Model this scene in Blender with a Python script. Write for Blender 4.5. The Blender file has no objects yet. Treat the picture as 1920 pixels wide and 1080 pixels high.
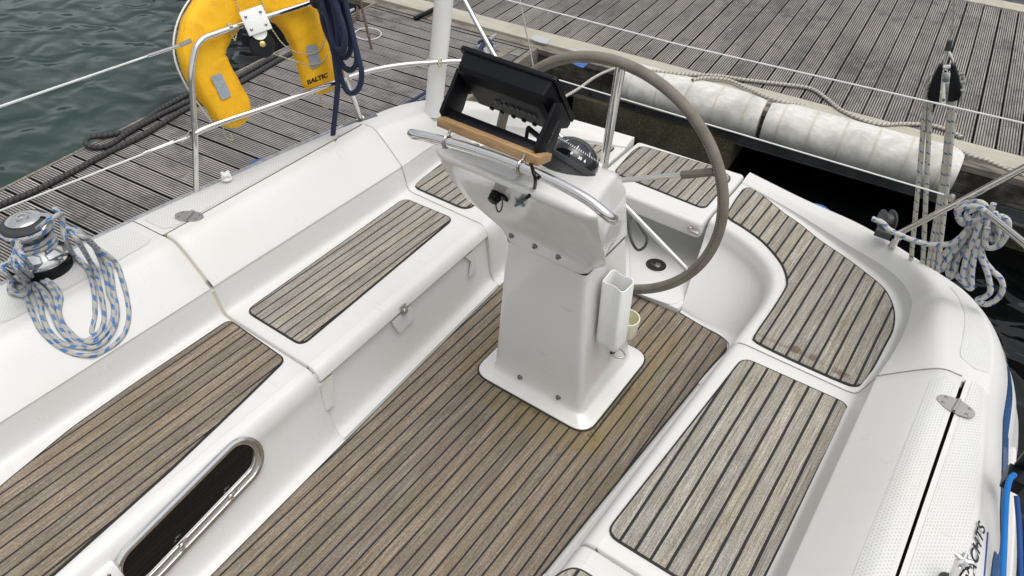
import bpy, bmesh, math, random
import numpy as np
from mathutils import Vector, Matrix
random.seed(7); rng = np.random.RandomState(5)
sc = bpy.context.scene
# ------------------------------------------------------------------ camera, sky, sun, exposure
FPX, CX, CY, HC, XC = 1409.0, 960.0, 540.0, 2.5, 1.085
RM = np.array([[0.81666357, 0.40079806, -0.41523672],
               [0.57618961, -0.52554534, 0.62594538],
               [0.03265197, -0.75044187, -0.66012941]])      # world axes seen in camera space (x right, y down, z ahead)
cam_d = bpy.data.cameras.new('camera'); cam = bpy.data.objects.new('camera', cam_d)
sc.collection.objects.link(cam); sc.camera = cam
cam_d.sensor_width = 36.0; cam_d.lens = FPX / 1920 * 36.0; cam_d.clip_start = 0.05; cam_d.clip_end = 3000
mw = Matrix.Identity(4)
for i in range(3):
    mw[i][0] = RM[i][0]; mw[i][1] = -RM[i][1]; mw[i][2] = -RM[i][2]
mw[0][3], mw[1][3], mw[2][3] = XC, 0.0, HC
cam.matrix_world = mw

SUN_EL, SUN_AZ = math.radians(76), math.radians(80)           # azimuth measured clockwise from +Y (aft) to +X
world = bpy.data.worlds.new('World'); sc.world = world; world.use_nodes = True
wn = world.node_tree; bg = wn.nodes['Background']
sky = wn.nodes.new('ShaderNodeTexSky'); sky.sky_type = 'NISHITA'; sky.sun_disc = False
sky.sun_elevation = SUN_EL; sky.sun_rotation = SUN_AZ
sky.air_density = 1.0; sky.dust_density = 4.0; sky.ozone_density = 1.0
hsv = wn.nodes.new('ShaderNodeHueSaturation'); hsv.inputs['Saturation'].default_value = 0.22
wn.links.new(sky.outputs[0], hsv.inputs['Color']); wn.links.new(hsv.outputs[0], bg.inputs[0])
bg.inputs[1].default_value = 0.15
sl = bpy.data.lights.new('sun', 'SUN'); so = bpy.data.objects.new('sun', sl); sc.collection.objects.link(so)
sl.energy = 0.7; sl.angle = math.radians(60); sl.color = (1.0, 0.97, 0.92)
sd = Vector((math.sin(SUN_AZ) * math.cos(SUN_EL), math.cos(SUN_AZ) * math.cos(SUN_EL), math.sin(SUN_EL)))
so.rotation_euler = sd.to_track_quat('Z', 'Y').to_euler()
sc.view_settings.view_transform = 'Standard'; sc.view_settings.look = 'None'
sc.view_settings.gamma = 1.0; sc.view_settings.exposure = 0.38

# ------------------------------------------------------------------ survey helpers: a line of sight met with a real plane
CAMP = np.array([XC, 0.0, HC])
def ray(px, py): return RM @ np.array([px - CX, py - CY, FPX])
def az(px, py, z): d = ray(px, py); return CAMP + d * ((z - HC) / d[2])
def ay(px, py, y): d = ray(px, py); return CAMP + d * (y / d[1])
def ax(px, py, x): d = ray(px, py); return CAMP + d * ((x - XC) / d[0])
def apl(px, py, p0, nrm):
    d = ray(px, py); p0 = np.array(p0, float); nrm = np.array(nrm, float)
    return CAMP + d * (((p0 - CAMP) @ nrm) / (d @ nrm))

# ------------------------------------------------------------------ materials
def newmat(name):
    m = bpy.data.materials.new(name); m.use_nodes = True
    return m, m.node_tree, m.node_tree.nodes['Principled BSDF']
def N(nt, t, **kw):
    n = nt.nodes.new(t)
    for k, v in kw.items(): setattr(n, k, v)
    return n
def setv(b, **kw):
    for k, v in kw.items():
        k = k.replace('_', ' ')
        if k in b.inputs: b.inputs[k].default_value = v
def simple(name, col, rough=0.5, metal=0.0, coat=0.0, bump=0.0, bscale=40.0, var=0.0):
    m, nt, b = newmat(name)
    b.inputs['Base Color'].default_value = (*col, 1); b.inputs['Roughness'].default_value = rough
    b.inputs['Metallic'].default_value = metal
    if coat: b.inputs['Coat Weight'].default_value = coat; b.inputs['Coat Roughness'].default_value = 0.08
    if bump or var:
        tc = N(nt, 'ShaderNodeTexCoord'); no = N(nt, 'ShaderNodeTexNoise'); no.inputs['Scale'].default_value = bscale
        no.inputs['Detail'].default_value = 5
        nt.links.new(tc.outputs['Object'], no.inputs['Vector'])
        if bump:
            bp = N(nt, 'ShaderNodeBump'); bp.inputs['Strength'].default_value = bump; bp.inputs['Distance'].default_value = 0.004
            nt.links.new(no.outputs['Fac'], bp.inputs['Height']); nt.links.new(bp.outputs[0], b.inputs['Normal'])
        if var:
            mr = ramp(nt, no.outputs['Fac'], [(0.3, tuple(c * (1 - var) for c in col)), (0.7, tuple(min(1, c * (1 + var)) for c in col))])
            nt.links.new(mr, b.inputs['Base Color'])
    return m
def ramp(nt, src, stops):
    r = N(nt, 'ShaderNodeValToRGB'); e = r.color_ramp.elements
    while len(e) < len(stops): e.new(0.5)
    for i, (p, c) in enumerate(stops):
        e[i].position = p; e[i].color = (*c, 1) if len(c) == 3 else c
    nt.links.new(src, r.inputs[0]); return r.outputs[0]
def mth(nt, op, a, b=None, clamp=False):
    n = N(nt, 'ShaderNodeMath', operation=op); n.use_clamp = clamp
    for i, v in enumerate((a, b)):
        if v is None: continue
        if isinstance(v, (int, float)): n.inputs[i].default_value = v
        else: nt.links.new(v, n.inputs[i])
    return n.outputs[0]
def mixc(nt, f, a, b, mode='MIX'):
    n = N(nt, 'ShaderNodeMix', data_type='RGBA', blend_type=mode)
    for k, v in ((0, f), (6, a), (7, b)):
        if isinstance(v, (int, float)): n.inputs[k].default_value = v
        elif isinstance(v, tuple): n.inputs[k].default_value = (*v, 1) if len(v) == 3 else v
        else: nt.links.new(v, n.inputs[k])
    return n.outputs[2]
def noise(nt, vec, scale, detail=4, rough=0.55, dist=0.0):
    n = N(nt, 'ShaderNodeTexNoise'); n.inputs['Scale'].default_value = scale; n.inputs['Detail'].default_value = detail
    n.inputs['Roughness'].default_value = rough; n.inputs['Distortion'].default_value = dist
    nt.links.new(vec, n.inputs['Vector']); return n.outputs['Fac']
def mapping(nt, vec, scale=(1, 1, 1), rot=(0, 0, 0), loc=(0, 0, 0)):
    n = N(nt, 'ShaderNodeMapping'); n.inputs['Scale'].default_value = scale; n.inputs['Rotation'].default_value = rot
    n.inputs['Location'].default_value = loc; nt.links.new(vec, n.inputs['Vector']); return n.outputs[0]

def gelcoat(name, col=(0.63, 0.625, 0.608), rough=0.46, coat=0.06, dots=False):
    m, nt, b = newmat(name)
    tc = N(nt, 'ShaderNodeTexCoord'); P = tc.outputs['Object']
    n1 = noise(nt, P, 1.6, 5); n2 = noise(nt, P, 14, 6, 0.7)
    c = mixc(nt, mth(nt, 'MULTIPLY', ramp(nt, n1, [(0.42, (0, 0, 0)), (0.70, (1, 1, 1))]), 0.6), col, tuple(x * y for x, y in zip(col, (0.95, 0.93, 0.86))))
    spk = ramp(nt, noise(nt, P, 95, 2, 0.5), [(0.72, (0, 0, 0)), (0.76, (1, 1, 1))])
    spk = mth(nt, 'MULTIPLY', spk, ramp(nt, noise(nt, P, 3.1, 3), [(0.52, (0, 0, 0)), (0.62, (1, 1, 1))]))
    c = mixc(nt, mth(nt, 'MULTIPLY', spk, 0.6), c, (0.33, 0.31, 0.26))
    scr = noise(nt, mapping(nt, P, (6, 55, 30), (0.3, 0.2, 0.6)), 1.0, 3, 0.6)
    c = mixc(nt, mth(nt, 'MULTIPLY', ramp(nt, scr, [(0.64, (0, 0, 0)), (0.70, (1, 1, 1))]), 0.16), c, (0.4, 0.37, 0.31))
    nt.links.new(mth(nt, 'ADD', mth(nt, 'MULTIPLY', n2, 0.25), rough - 0.12), b.inputs['Roughness'])
    b.inputs['Coat Weight'].default_value = coat; b.inputs['Coat Roughness'].default_value = 0.12
    bp = N(nt, 'ShaderNodeBump'); bp.inputs['Strength'].default_value = 0.06; bp.inputs['Distance'].default_value = 0.004
    nt.links.new(noise(nt, P, 7, 3), bp.inputs['Height'])
    last = bp
    if dots:
        s = N(nt, 'ShaderNodeSeparateXYZ'); nt.links.new(P, s.inputs[0])
        fx = mth(nt, 'ABSOLUTE', mth(nt, 'SUBTRACT', mth(nt, 'FRACT', mth(nt, 'DIVIDE', s.outputs[0], 0.0085)), 0.5))
        row = mth(nt, 'FLOOR', mth(nt, 'DIVIDE', s.outputs[0], 0.0085))
        fy = mth(nt, 'ABSOLUTE', mth(nt, 'SUBTRACT', mth(nt, 'FRACT', mth(nt, 'ADD', mth(nt, 'DIVIDE', s.outputs[1], 0.0135), mth(nt, 'MULTIPLY', row, 0.5))), 0.5))
        d = mth(nt, 'MULTIPLY', mth(nt, 'LESS_THAN', fx, 0.26), mth(nt, 'LESS_THAN', fy, 0.22))
        c = mixc(nt, mth(nt, 'MULTIPLY', d, 0.6), c, (0.40, 0.40, 0.39))
        bp2 = N(nt, 'ShaderNodeBump'); bp2.inputs['Strength'].default_value = 0.5; bp2.inputs['Distance'].default_value = 0.0015; bp2.invert = True
        nt.links.new(d, bp2.inputs['Height']); nt.links.new(bp.outputs[0], bp2.inputs['Normal']); last = bp2
    nt.links.new(c, b.inputs['Base Color']); nt.links.new(last.outputs[0], b.inputs['Normal'])
    return m
GEL = gelcoat('white_gelcoat'); GELP = gelcoat('pedestal_gelcoat', (0.71, 0.705, 0.68), 0.22, 0.7)
GRIP = gelcoat('moulded_grip', (0.62, 0.62, 0.605), 0.5, 0.0, dots=True)
CREAM = simple('cream_flange', (0.50, 0.465, 0.36), 0.45)
CAULK = simple('black_caulk', (0.012, 0.012, 0.012), 0.7)
STEEL = simple('polished_steel', (0.72, 0.71, 0.69), 0.13, 1.0)
STEELD = simple('worn_steel', (0.50, 0.48, 0.45), 0.32, 1.0, bump=0.15, bscale=60)
GALV = simple('galvanised_steel', (0.36, 0.37, 0.38), 0.5, 0.6, var=0.2)
RUST = simple('rusty_steel', (0.15, 0.11, 0.085), 0.7, 0.4, bump=0.4, bscale=90, var=0.5)
BLACKP = simple('black_plastic', (0.0045, 0.005, 0.007), 0.40, bump=0.05, bscale=300)
BLACKP.node_tree.nodes['Principled BSDF'].inputs['Specular IOR Level'].default_value = 0.22
RUBBER = simple('dark_rubber', (0.035, 0.036, 0.038), 0.6, bump=0.1, bscale=120, var=0.2)
GREYP = simple('grey_plastic', (0.11, 0.12, 0.13), 0.5)
WHITEP = simple('white_plastic', (0.78, 0.78, 0.76), 0.4, var=0.03, bscale=8)
CREAMP = simple('ivory_plastic', (0.70, 0.66, 0.50), 0.4)
GLASS = simple('dark_glass', (0.004, 0.004, 0.005), 0.04)
BLUE = simple('blue_stripe', (0.035, 0.12, 0.30), 0.25, coat=0.5, var=0.15, bscale=9)
NAVYP = simple('blue_vinyl', (0.02, 0.10, 0.32), 0.35)
INK = simple('black_lettering', (0.01, 0.01, 0.012), 0.5)
INKW = simple('white_lettering', (0.8, 0.8, 0.8), 0.5)
INKB = simple('blue_line', (0.02, 0.05, 0.25), 0.5)
EMBOSS = simple('embossed_lettering', (0.075, 0.075, 0.08), 0.35)
REFL = simple('grey_reflective_tape', (0.30, 0.34, 0.38), 0.45, var=0.12, bscale=60)
BRASS = simple('brass', (0.55, 0.42, 0.14), 0.3, 1.0)
STAIN = simple('screw_head', (0.35, 0.33, 0.31), 0.25, 1.0)

def teak(name, pitch, off, warm, seam=0.0045, seed=0.0, stains=None, axis=0, rot=0.0):
    """weathered planks running along Y: seams of black caulk every `pitch` metres of X"""
    m, nt, b = newmat(name)
    tc = N(nt, 'ShaderNodeTexCoord'); P0 = tc.outputs['Object']
    P = mapping(nt, P0, rot=(0, 0, rot)) if rot else P0
    s = N(nt, 'ShaderNodeSeparateXYZ'); nt.links.new(P, s.inputs[0])
    u = mth(nt, 'DIVIDE', mth(nt, 'SUBTRACT', s.outputs[0], off), pitch)
    wob = mth(nt, 'MULTIPLY', mth(nt, 'SUBTRACT', noise(nt, mapping(nt, P, (8, 3, 1)), 1.0, 2), 0.5), 0.05)
    u = mth(nt, 'ADD', u, wob)
    idx = mth(nt, 'FLOOR', u); fr = mth(nt, 'FRACT', u)
    dist = mth(nt, 'SUBTRACT', 0.5, mth(nt, 'ABSOLUTE', mth(nt, 'SUBTRACT', fr, 0.5)))
    hw = seam * 0.5 / pitch
    mask = ramp(nt, dist, [(hw * 1.0, (1, 1, 1)), (hw * 1.2, (0, 0, 0))])
    wn_ = N(nt, 'ShaderNodeTexWhiteNoise', noise_dimensions='1D'); nt.links.new(mth(nt, 'ADD', idx, seed), wn_.inputs['W'])
    rv = wn_.outputs['Value']
    cb = N(nt, 'ShaderNodeCombineXYZ')
    nt.links.new(s.outputs[0], cb.inputs[0]); nt.links.new(mth(nt, 'ADD', s.outputs[1], mth(nt, 'MULTIPLY', rv, 37.0)), cb.inputs[1]); nt.links.new(mth(nt, 'MULTIPLY', rv, 9.0), cb.inputs[2])
    V = cb.outputs[0]
    g1 = noise(nt, mapping(nt, V, (330, 7, 1)), 1.0, 3, 0.7)
    g2 = noise(nt, mapping(nt, V, (110, 3.0, 1)), 1.0, 3, 0.6, 0.4)
    g3 = noise(nt, mapping(nt, V, (9, 2.0, 1)), 1.0, 4, 0.6)
    sp = noise(nt, mapping(nt, V, (420, 130, 1)), 1.0, 2, 0.6)
    if warm: lo, mid, hi = (0.074, 0.059, 0.044), (0.182, 0.148, 0.112), (0.365, 0.312, 0.252)
    else: lo, mid, hi = (0.110, 0.100, 0.083), (0.268, 0.247, 0.209), (0.49, 0.47, 0.42)
    gr = mth(nt, 'ADD', mth(nt, 'ADD', mth(nt, 'MULTIPLY', g1, 0.5), mth(nt, 'MULTIPLY', g2, 0.16)), mth(nt, 'MULTIPLY', sp, 0.38))
    c = ramp(nt, gr, [(0.38, lo), (0.52, mid), (0.66, hi)])
    tint = ramp(nt, rv, [(0.0, (0.86, 0.86, 0.86)), (0.5, (1.0, 1.0, 1.0)), (1.0, (1.10, 1.06, 1.00))])
    c = mixc(nt, 1.0, c, tint, 'MULTIPLY')
    tint2 = ramp(nt, g3, [(0.3, (0.90, 0.89, 0.82)), (0.55, (1, 1, 1)), (0.8, (1.10, 1.10, 1.12))])
    c = mixc(nt, 1.0, c, tint2, 'MULTIPLY')
    alg = ramp(nt, noise(nt, mapping(nt, P, (5, 2.2, 1), loc=(seed, 3, 0)), 1.0, 4), [(0.50, (0, 0, 0)), (0.72, (1, 1, 1))])
    c = mixc(nt, mth(nt, 'MULTIPLY', alg, 0.24), c, (0.17, 0.145, 0.06) if not warm else (0.12, 0.10, 0.035))
    spots = ramp(nt, noise(nt, P, 17, 3, 0.6), [(0.70, (0, 0, 0)), (0.78, (1, 1, 1))])
    c = mixc(nt, mth(nt, 'MULTIPLY', spots, 0.30), c, (0.06, 0.035, 0.02))
    for (sx, sy, rx, ry, col, amt) in (stains or []):
        sy -= 1.5                                             # panel origins sit at the boat's own origin
        q = mapping(nt, P, (1 / rx, 1 / ry, 0), loc=(-sx / rx, -sy / ry, 0))
        ln = N(nt, 'ShaderNodeVectorMath', operation='LENGTH'); nt.links.new(q, ln.inputs[0])
        v = mth(nt, 'ADD', ln.outputs['Value'], mth(nt, 'MULTIPLY', mth(nt, 'SUBTRACT', noise(nt, P, 30, 4, 0.7), 0.5), 2.2))
        k = ramp(nt, v, [(0.55, (1, 1, 1)), (1.1, (0, 0, 0))])
        c = mixc(nt, mth(nt, 'MULTIPLY', k, amt), c, col)
    c = mixc(nt, mask, c, (0.010, 0.010, 0.010))
    nt.links.new(c, b.inputs['Base Color']); b.inputs['Roughness'].default_value = 0.78
    bp = N(nt, 'ShaderNodeBump'); bp.inputs['Strength'].default_value = 0.55; bp.inputs['Distance'].default_value = 0.0015
    nt.links.new(gr, bp.inputs['Height']); nt.links.new(bp.outputs[0], b.inputs['Normal'])
    return m

def rope_mat(name, base, fleck, pitch=0.05, frac=0.22, fine=True, strand=False, dirt=(0.45, 0.42, 0.33)):
    """UV: u = once round, v = metres along"""
    m, nt, b = newmat(name)
    tc = N(nt, 'ShaderNodeTexCoord'); s = N(nt, 'ShaderNodeSeparateXYZ'); nt.links.new(tc.outputs['UV'], s.inputs[0])
    U, V = s.outputs[0], s.outputs[1]
    if strand:
        a = mth(nt, 'FRACT', mth(nt, 'ADD', mth(nt, 'MULTIPLY', U, 1.0), mth(nt, 'DIVIDE', V, pitch)))
        h = mth(nt, 'SINE', mth(nt, 'MULTIPLY', a, math.pi))
        c = ramp(nt, h, [(0.0, tuple(x * 0.25 for x in base)), (0.45, tuple(x * 0.75 for x in base)), (0.9, base)])
    else:
        a = mth(nt, 'FRACT', mth(nt, 'ADD', mth(nt, 'MULTIPLY', U, 8.0), mth(nt, 'DIVIDE', V, 0.008)))
        bb = mth(nt, 'FRACT', mth(nt, 'SUBTRACT', mth(nt, 'MULTIPLY', U, 8.0), mth(nt, 'DIVIDE', V, 0.008)))
        h = mth(nt, 'MULTIPLY', mth(nt, 'SINE', mth(nt, 'MULTIPLY', a, math.pi)), mth(nt, 'SINE', mth(nt, 'MULTIPLY', bb, math.pi)))
        c = ramp(nt, h, [(0.0, tuple(x * 0.55 for x in base)), (0.35, base), (1.0, base)])
        if fleck:
            d = mth(nt, 'FRACT', mth(nt, 'ADD', mth(nt, 'DIVIDE', V, pitch), mth(nt, 'MULTIPLY', U, 1.0)))
            g_ = mth(nt, 'FRACT', mth(nt, 'ADD', mth(nt, 'MULTIPLY', U, 3.0), mth(nt, 'MULTIPLY', mth(nt, 'FLOOR', mth(nt, 'ADD', mth(nt, 'DIVIDE', V, pitch), mth(nt, 'MULTIPLY', U, 1.0))), 0.37)))
            k = mth(nt, 'MULTIPLY', mth(nt, 'MULTIPLY', mth(nt, 'LESS_THAN', d, frac), mth(nt, 'LESS_THAN', g_, 0.68)), mth(nt, 'GREATER_THAN', a, 0.2))
            c = mixc(nt, k, c, fleck)
    n = noise(nt, tc.outputs['Object'], 9, 4)
    c = mixc(nt, mth(nt, 'MULTIPLY', ramp(nt, n, [(0.45, (0, 0, 0)), (0.8, (1, 1, 1))]), 0.35), c, dirt)
    nt.links.new(c, b.inputs['Base Color']); b.inputs['Roughness'].default_value = 0.85
    bp = N(nt, 'ShaderNodeBump'); bp.inputs['Strength'].default_value = 0.8; bp.inputs['Distance'].default_value = 0.004 if strand else 0.002
    nt.links.new(h, bp.inputs['Height']); nt.links.new(bp.outputs[0], b.inputs['Normal'])
    return m
R_WINCH = rope_mat('blue_fleck_sheet', (0.52, 0.51, 0.47), (0.006, 0.15, 0.46), 0.048, 0.45)
R_TACK = rope_mat('tackle_line', (0.56, 0.55, 0.46), (0.02, 0.07, 0.24), 0.046, 0.18)
R_COIL = rope_mat('coiled_line', (0.62, 0.61, 0.56), (0.01, 0.11, 0.40), 0.042, 0.30)
R_NAVY = rope_mat('navy_line', (0.024, 0.036, 0.085), None, dirt=(0.03, 0.035, 0.06))
R_BRIGHT = rope_mat('bright_blue_line', (0.01, 0.20, 0.60), None, dirt=(0.01, 0.12, 0.4))
R_TAR = rope_mat('dark_mooring_rope', (0.050, 0.048, 0.050), None, 0.035, strand=True, dirt=(0.03, 0.03, 0.03))
R_CREAM = rope_mat('cream_mooring_rope', (0.50, 0.475, 0.41), None, 0.032, strand=True, dirt=(0.30, 0.27, 0.2))
R_CORD = rope_mat('cream_cord', (0.60, 0.56, 0.36), None, 0.012, strand=True)

def dock_board_mat(name, light, dark, ridge=0.0178):
    m, nt, b = newmat(name)
    tc = N(nt, 'ShaderNodeTexCoord'); uv = N(nt, 'ShaderNodeSeparateXYZ'); nt.links.new(tc.outputs['UV'], uv.inputs[0])
    P = tc.outputs['UV']                                  # u = metres across the board, v = metres along + offset per board
    a = mth(nt, 'ABSOLUTE', mth(nt, 'SUBTRACT', mth(nt, 'FRACT', mth(nt, 'DIVIDE', uv.outputs[0], ridge)), 0.5))
    w = noise(nt, mapping(nt, P, (90, 3.5, 1)), 1.0, 4, 0.75)
    pt = noise(nt, mapping(nt, P, (2.6, 1.1, 1)), 1.0, 5, 0.65)
    oz = noise(nt, tc.outputs['Object'], 0.9, 4, 0.6)
    ridge_m = ramp(nt, mth(nt, 'ADD', a, mth(nt, 'MULTIPLY', mth(nt, 'SUBTRACT', w, 0.5), 0.35)), [(0.22, (1, 1, 1)), (0.30, (0, 0, 0))])
    body = ramp(nt, mth(nt, 'ADD', mth(nt, 'MULTIPLY', w, 0.5), mth(nt, 'MULTIPLY', pt, 0.5)), [(0.36, tuple(x * 0.42 for x in light)), (0.52, light), (0.66, tuple(x * 1.55 for x in light))])
    grime = ramp(nt, mth(nt, 'ADD', mth(nt, 'MULTIPLY', noise(nt, mapping(nt, P, (9, 5, 1)), 1.0, 6, 0.75), 0.55), mth(nt, 'MULTIPLY', oz, 0.45)), [(0.50, (0, 0, 0)), (0.60, (1, 1, 1))])
    body = mixc(nt, mth(nt, 'MULTIPLY', grime, 0.70), body, tuple(x * 0.22 for x in light))
    c = mixc(nt, ridge_m, dark, body)
    nt.links.new(c, b.inputs['Base Color']); b.inputs['Roughness'].default_value = 0.85
    bp = N(nt, 'ShaderNodeBump'); bp.inputs['Strength'].default_value = 0.25; bp.inputs['Distance'].default_value = 0.002
    nt.links.new(ridge_m, bp.inputs['Height']); nt.links.new(bp.outputs[0], b.inputs['Normal'])
    return m
BOARD = dock_board_mat('ribbed_dock_board', (0.285, 0.262, 0.236), (0.014, 0.013, 0.012))
BOARD2 = dock_board_mat('ribbed_finger_board', (0.31, 0.288, 0.268), (0.009, 0.0085, 0.0085))
def weathered(name, base, var, stretch=(3, 40, 40), dark=0.25, thr=(0.45, 0.6)):
    m, nt, b = newmat(name)
    tc = N(nt, 'ShaderNodeTexCoord'); P = tc.outputs['Object']
    n = noise(nt, mapping(nt, P, stretch), 1.0, 5, 0.7); n2 = noise(nt, P, 3.5, 5, 0.65)
    c = ramp(nt, n, [(0.3, tuple(x * (1 - var) for x in base)), (0.7, tuple(x * (1 + var) for x in base))])
    c = mixc(nt, ramp(nt, n2, [(thr[0], (0, 0, 0)), (thr[1], (1, 1, 1))]), c, tuple(x * dark for x in base))
    nt.links.new(c, b.inputs['Base Color']); b.inputs['Roughness'].default_value = 0.85
    bp = N(nt, 'ShaderNodeBump'); bp.inputs['Strength'].default_value = 0.5; bp.inputs['Distance'].default_value = 0.006
    nt.links.new(n, bp.inputs['Height']); nt.links.new(bp.outputs[0], b.inputs['Normal'])
    return m
BEAM = weathered('pale_edge_board', (0.40, 0.38, 0.31), 0.16, (2, 60, 60), 0.88)
TIMBER = weathered('dark_weathered_timber', (0.10, 0.09, 0.07), 0.7, (3, 50, 50), 0.22)
TIMBERL = weathered('grey_weathered_timber', (0.20, 0.18, 0.145), 0.5, (3, 50, 50), 0.35, (0.5, 0.7))
CHAN = weathered('dark_steel_channel', (0.060, 0.062, 0.065), 0.3, (5, 5, 5), 0.6)
FENDW = weathered('dirty_white_fender', (0.60, 0.59, 0.54), 0.16, (9, 30, 5), 0.62, (0.46, 0.74))
FENDR = weathered('fender_strap', (0.52, 0.495, 0.42), 0.15, (6, 14, 14), 0.7, (0.5, 0.7))
def concrete():
    m, nt, b = newmat('mossy_concrete'); tc = N(nt, 'ShaderNodeTexCoord'); P = tc.outputs['Object']
    c = ramp(nt, noise(nt, P, 5, 6, 0.7), [(0.3, (0.035, 0.032, 0.012)), (0.6, (0.075, 0.066, 0.04)), (0.8, (0.13, 0.115, 0.075))])
    v = N(nt, 'ShaderNodeTexVoronoi'); v.inputs['Scale'].default_value = 85; nt.links.new(P, v.inputs['Vector'])
    sp = ramp(nt, v.outputs['Distance'], [(0.16, (1, 1, 1)), (0.26, (0, 0, 0))])
    sp = mth(nt, 'MULTIPLY', sp, ramp(nt, noise(nt, P, 40, 2), [(0.45, (0, 0, 0)), (0.6, (1, 1, 1))]))
    c = mixc(nt, mth(nt, 'MULTIPLY', sp, 0.8), c, (0.38, 0.35, 0.25))
    nt.links.new(c, b.inputs['Base Color']); b.inputs['Roughness'].default_value = 0.9
    return m
CONC = concrete()
def leather():
    m, nt, b = newmat('grey_suede_wheel_cover'); tc = N(nt, 'ShaderNodeTexCoord'); P = tc.outputs['Object']
    c = ramp(nt, noise(nt, P, 9, 6, 0.7), [(0.3, (0.135, 0.120, 0.095)), (0.7, (0.235, 0.215, 0.175))])
    s = N(nt, 'ShaderNodeSeparateXYZ'); nt.links.new(tc.outputs['UV'], s.inputs[0])
    seam = mth(nt, 'MULTIPLY', mth(nt, 'LESS_THAN', mth(nt, 'ABSOLUTE', mth(nt, 'SUBTRACT', s.outputs[0], 0.22)), 0.018), mth(nt, 'LESS_THAN', mth(nt, 'FRACT', mth(nt, 'DIVIDE', s.outputs[1], 0.011)), 0.5))
    c = mixc(nt, mth(nt, 'MULTIPLY', seam, 0.8), c, (0.03, 0.025, 0.02))
    nt.links.new(c, b.inputs['Base Color']); b.inputs['Roughness'].default_value = 0.85
    bp = N(nt, 'ShaderNodeBump'); bp.inputs['Strength'].default_value = 0.3; bp.inputs['Distance'].default_value = 0.002
    nt.links.new(noise(nt, P, 260, 3), bp.inputs['Height']); nt.links.new(bp.outputs[0], b.inputs['Normal'])
    return m
SUEDE = leather()
def yellow():
    m, nt, b = newmat('yellow_canvas'); tc = N(nt, 'ShaderNodeTexCoord'); P = tc.outputs['Object']
    n = noise(nt, P, 6, 5, 0.6)
    c = ramp(nt, n, [(0.3, (0.80, 0.40, 0.003)), (0.7, (0.93, 0.52, 0.005))])
    dk = ramp(nt, noise(nt, mapping(nt, P, (30, 9, 30)), 1.0, 4, 0.7), [(0.55, (0, 0, 0)), (0.8, (1, 1, 1))])
    c = mixc(nt, mth(nt, 'MULTIPLY', dk, 0.35), c, (0.30, 0.15, 0.01))
    nt.links.new(c, b.inputs['Base Color']); b.inputs['Roughness'].default_value = 0.62
    bp = N(nt, 'ShaderNodeBump'); bp.inputs['Strength'].default_value = 0.7; bp.inputs['Distance'].default_value = 0.012
    nt.links.new(noise(nt, mapping(nt, P, (16, 16, 5), (0.3, 0.5, 0)), 1.0, 4, 0.5, 1.0), bp.inputs['Height']); nt.links.new(bp.outputs[0], b.inputs['Normal'])
    return m
YEL = yellow()
def woodblock():
    m, nt, b = newmat('oiled_wood_block'); tc = N(nt, 'ShaderNodeTexCoord'); P = tc.outputs['Object']
    g = noise(nt, mapping(nt, P, (14, 260, 260)), 1.0, 3, 0.7)
    c = ramp(nt, g, [(0.35, (0.27, 0.155, 0.07)), (0.6, (0.43, 0.275, 0.135))])
    nt.links.new(c, b.inputs['Base Color']); b.inputs['Roughness'].default_value = 0.5; return m
WOODB = woodblock()
def water():
    m, nt, b = newmat('harbour_water'); tc = N(nt, 'ShaderNodeTexCoord'); P = tc.outputs['Object']
    s = N(nt, 'ShaderNodeSeparateXYZ'); nt.links.new(P, s.inputs[0])
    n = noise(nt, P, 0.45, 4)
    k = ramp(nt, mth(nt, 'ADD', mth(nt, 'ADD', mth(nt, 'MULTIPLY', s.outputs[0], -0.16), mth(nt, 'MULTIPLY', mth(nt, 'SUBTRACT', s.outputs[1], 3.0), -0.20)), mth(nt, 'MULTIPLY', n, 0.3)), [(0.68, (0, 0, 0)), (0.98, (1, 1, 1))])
    c = mixc(nt, k, (0.0015, 0.002, 0.0022), (0.022, 0.043, 0.035))  # murky tint by position; dark reflections and dock shade put into the colour
    nt.links.new(c, b.inputs['Base Color']); b.inputs['Roughness'].default_value = 0.03; b.inputs['IOR'].default_value = 1.33
    w1 = noise(nt, mapping(nt, P, (2.3, 2.9, 1), (0, 0, 0.5)), 1.0, 1.0, 0.3, 0.9)
    w2 = noise(nt, mapping(nt, P, (6, 8, 1), (0, 0, -0.3)), 1.0, 1, 0.5, 0.5)
    h = mth(nt, 'ADD', w1, mth(nt, 'MULTIPLY', w2, 0.08))
    bp = N(nt, 'ShaderNodeBump'); bp.inputs['Strength'].default_value = 1.0; bp.inputs['Distance'].default_value = 0.075
    nt.links.new(h, bp.inputs['Height']); nt.links.new(bp.outputs[0], b.inputs['Normal'])
    return m
WATER = water()

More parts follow.
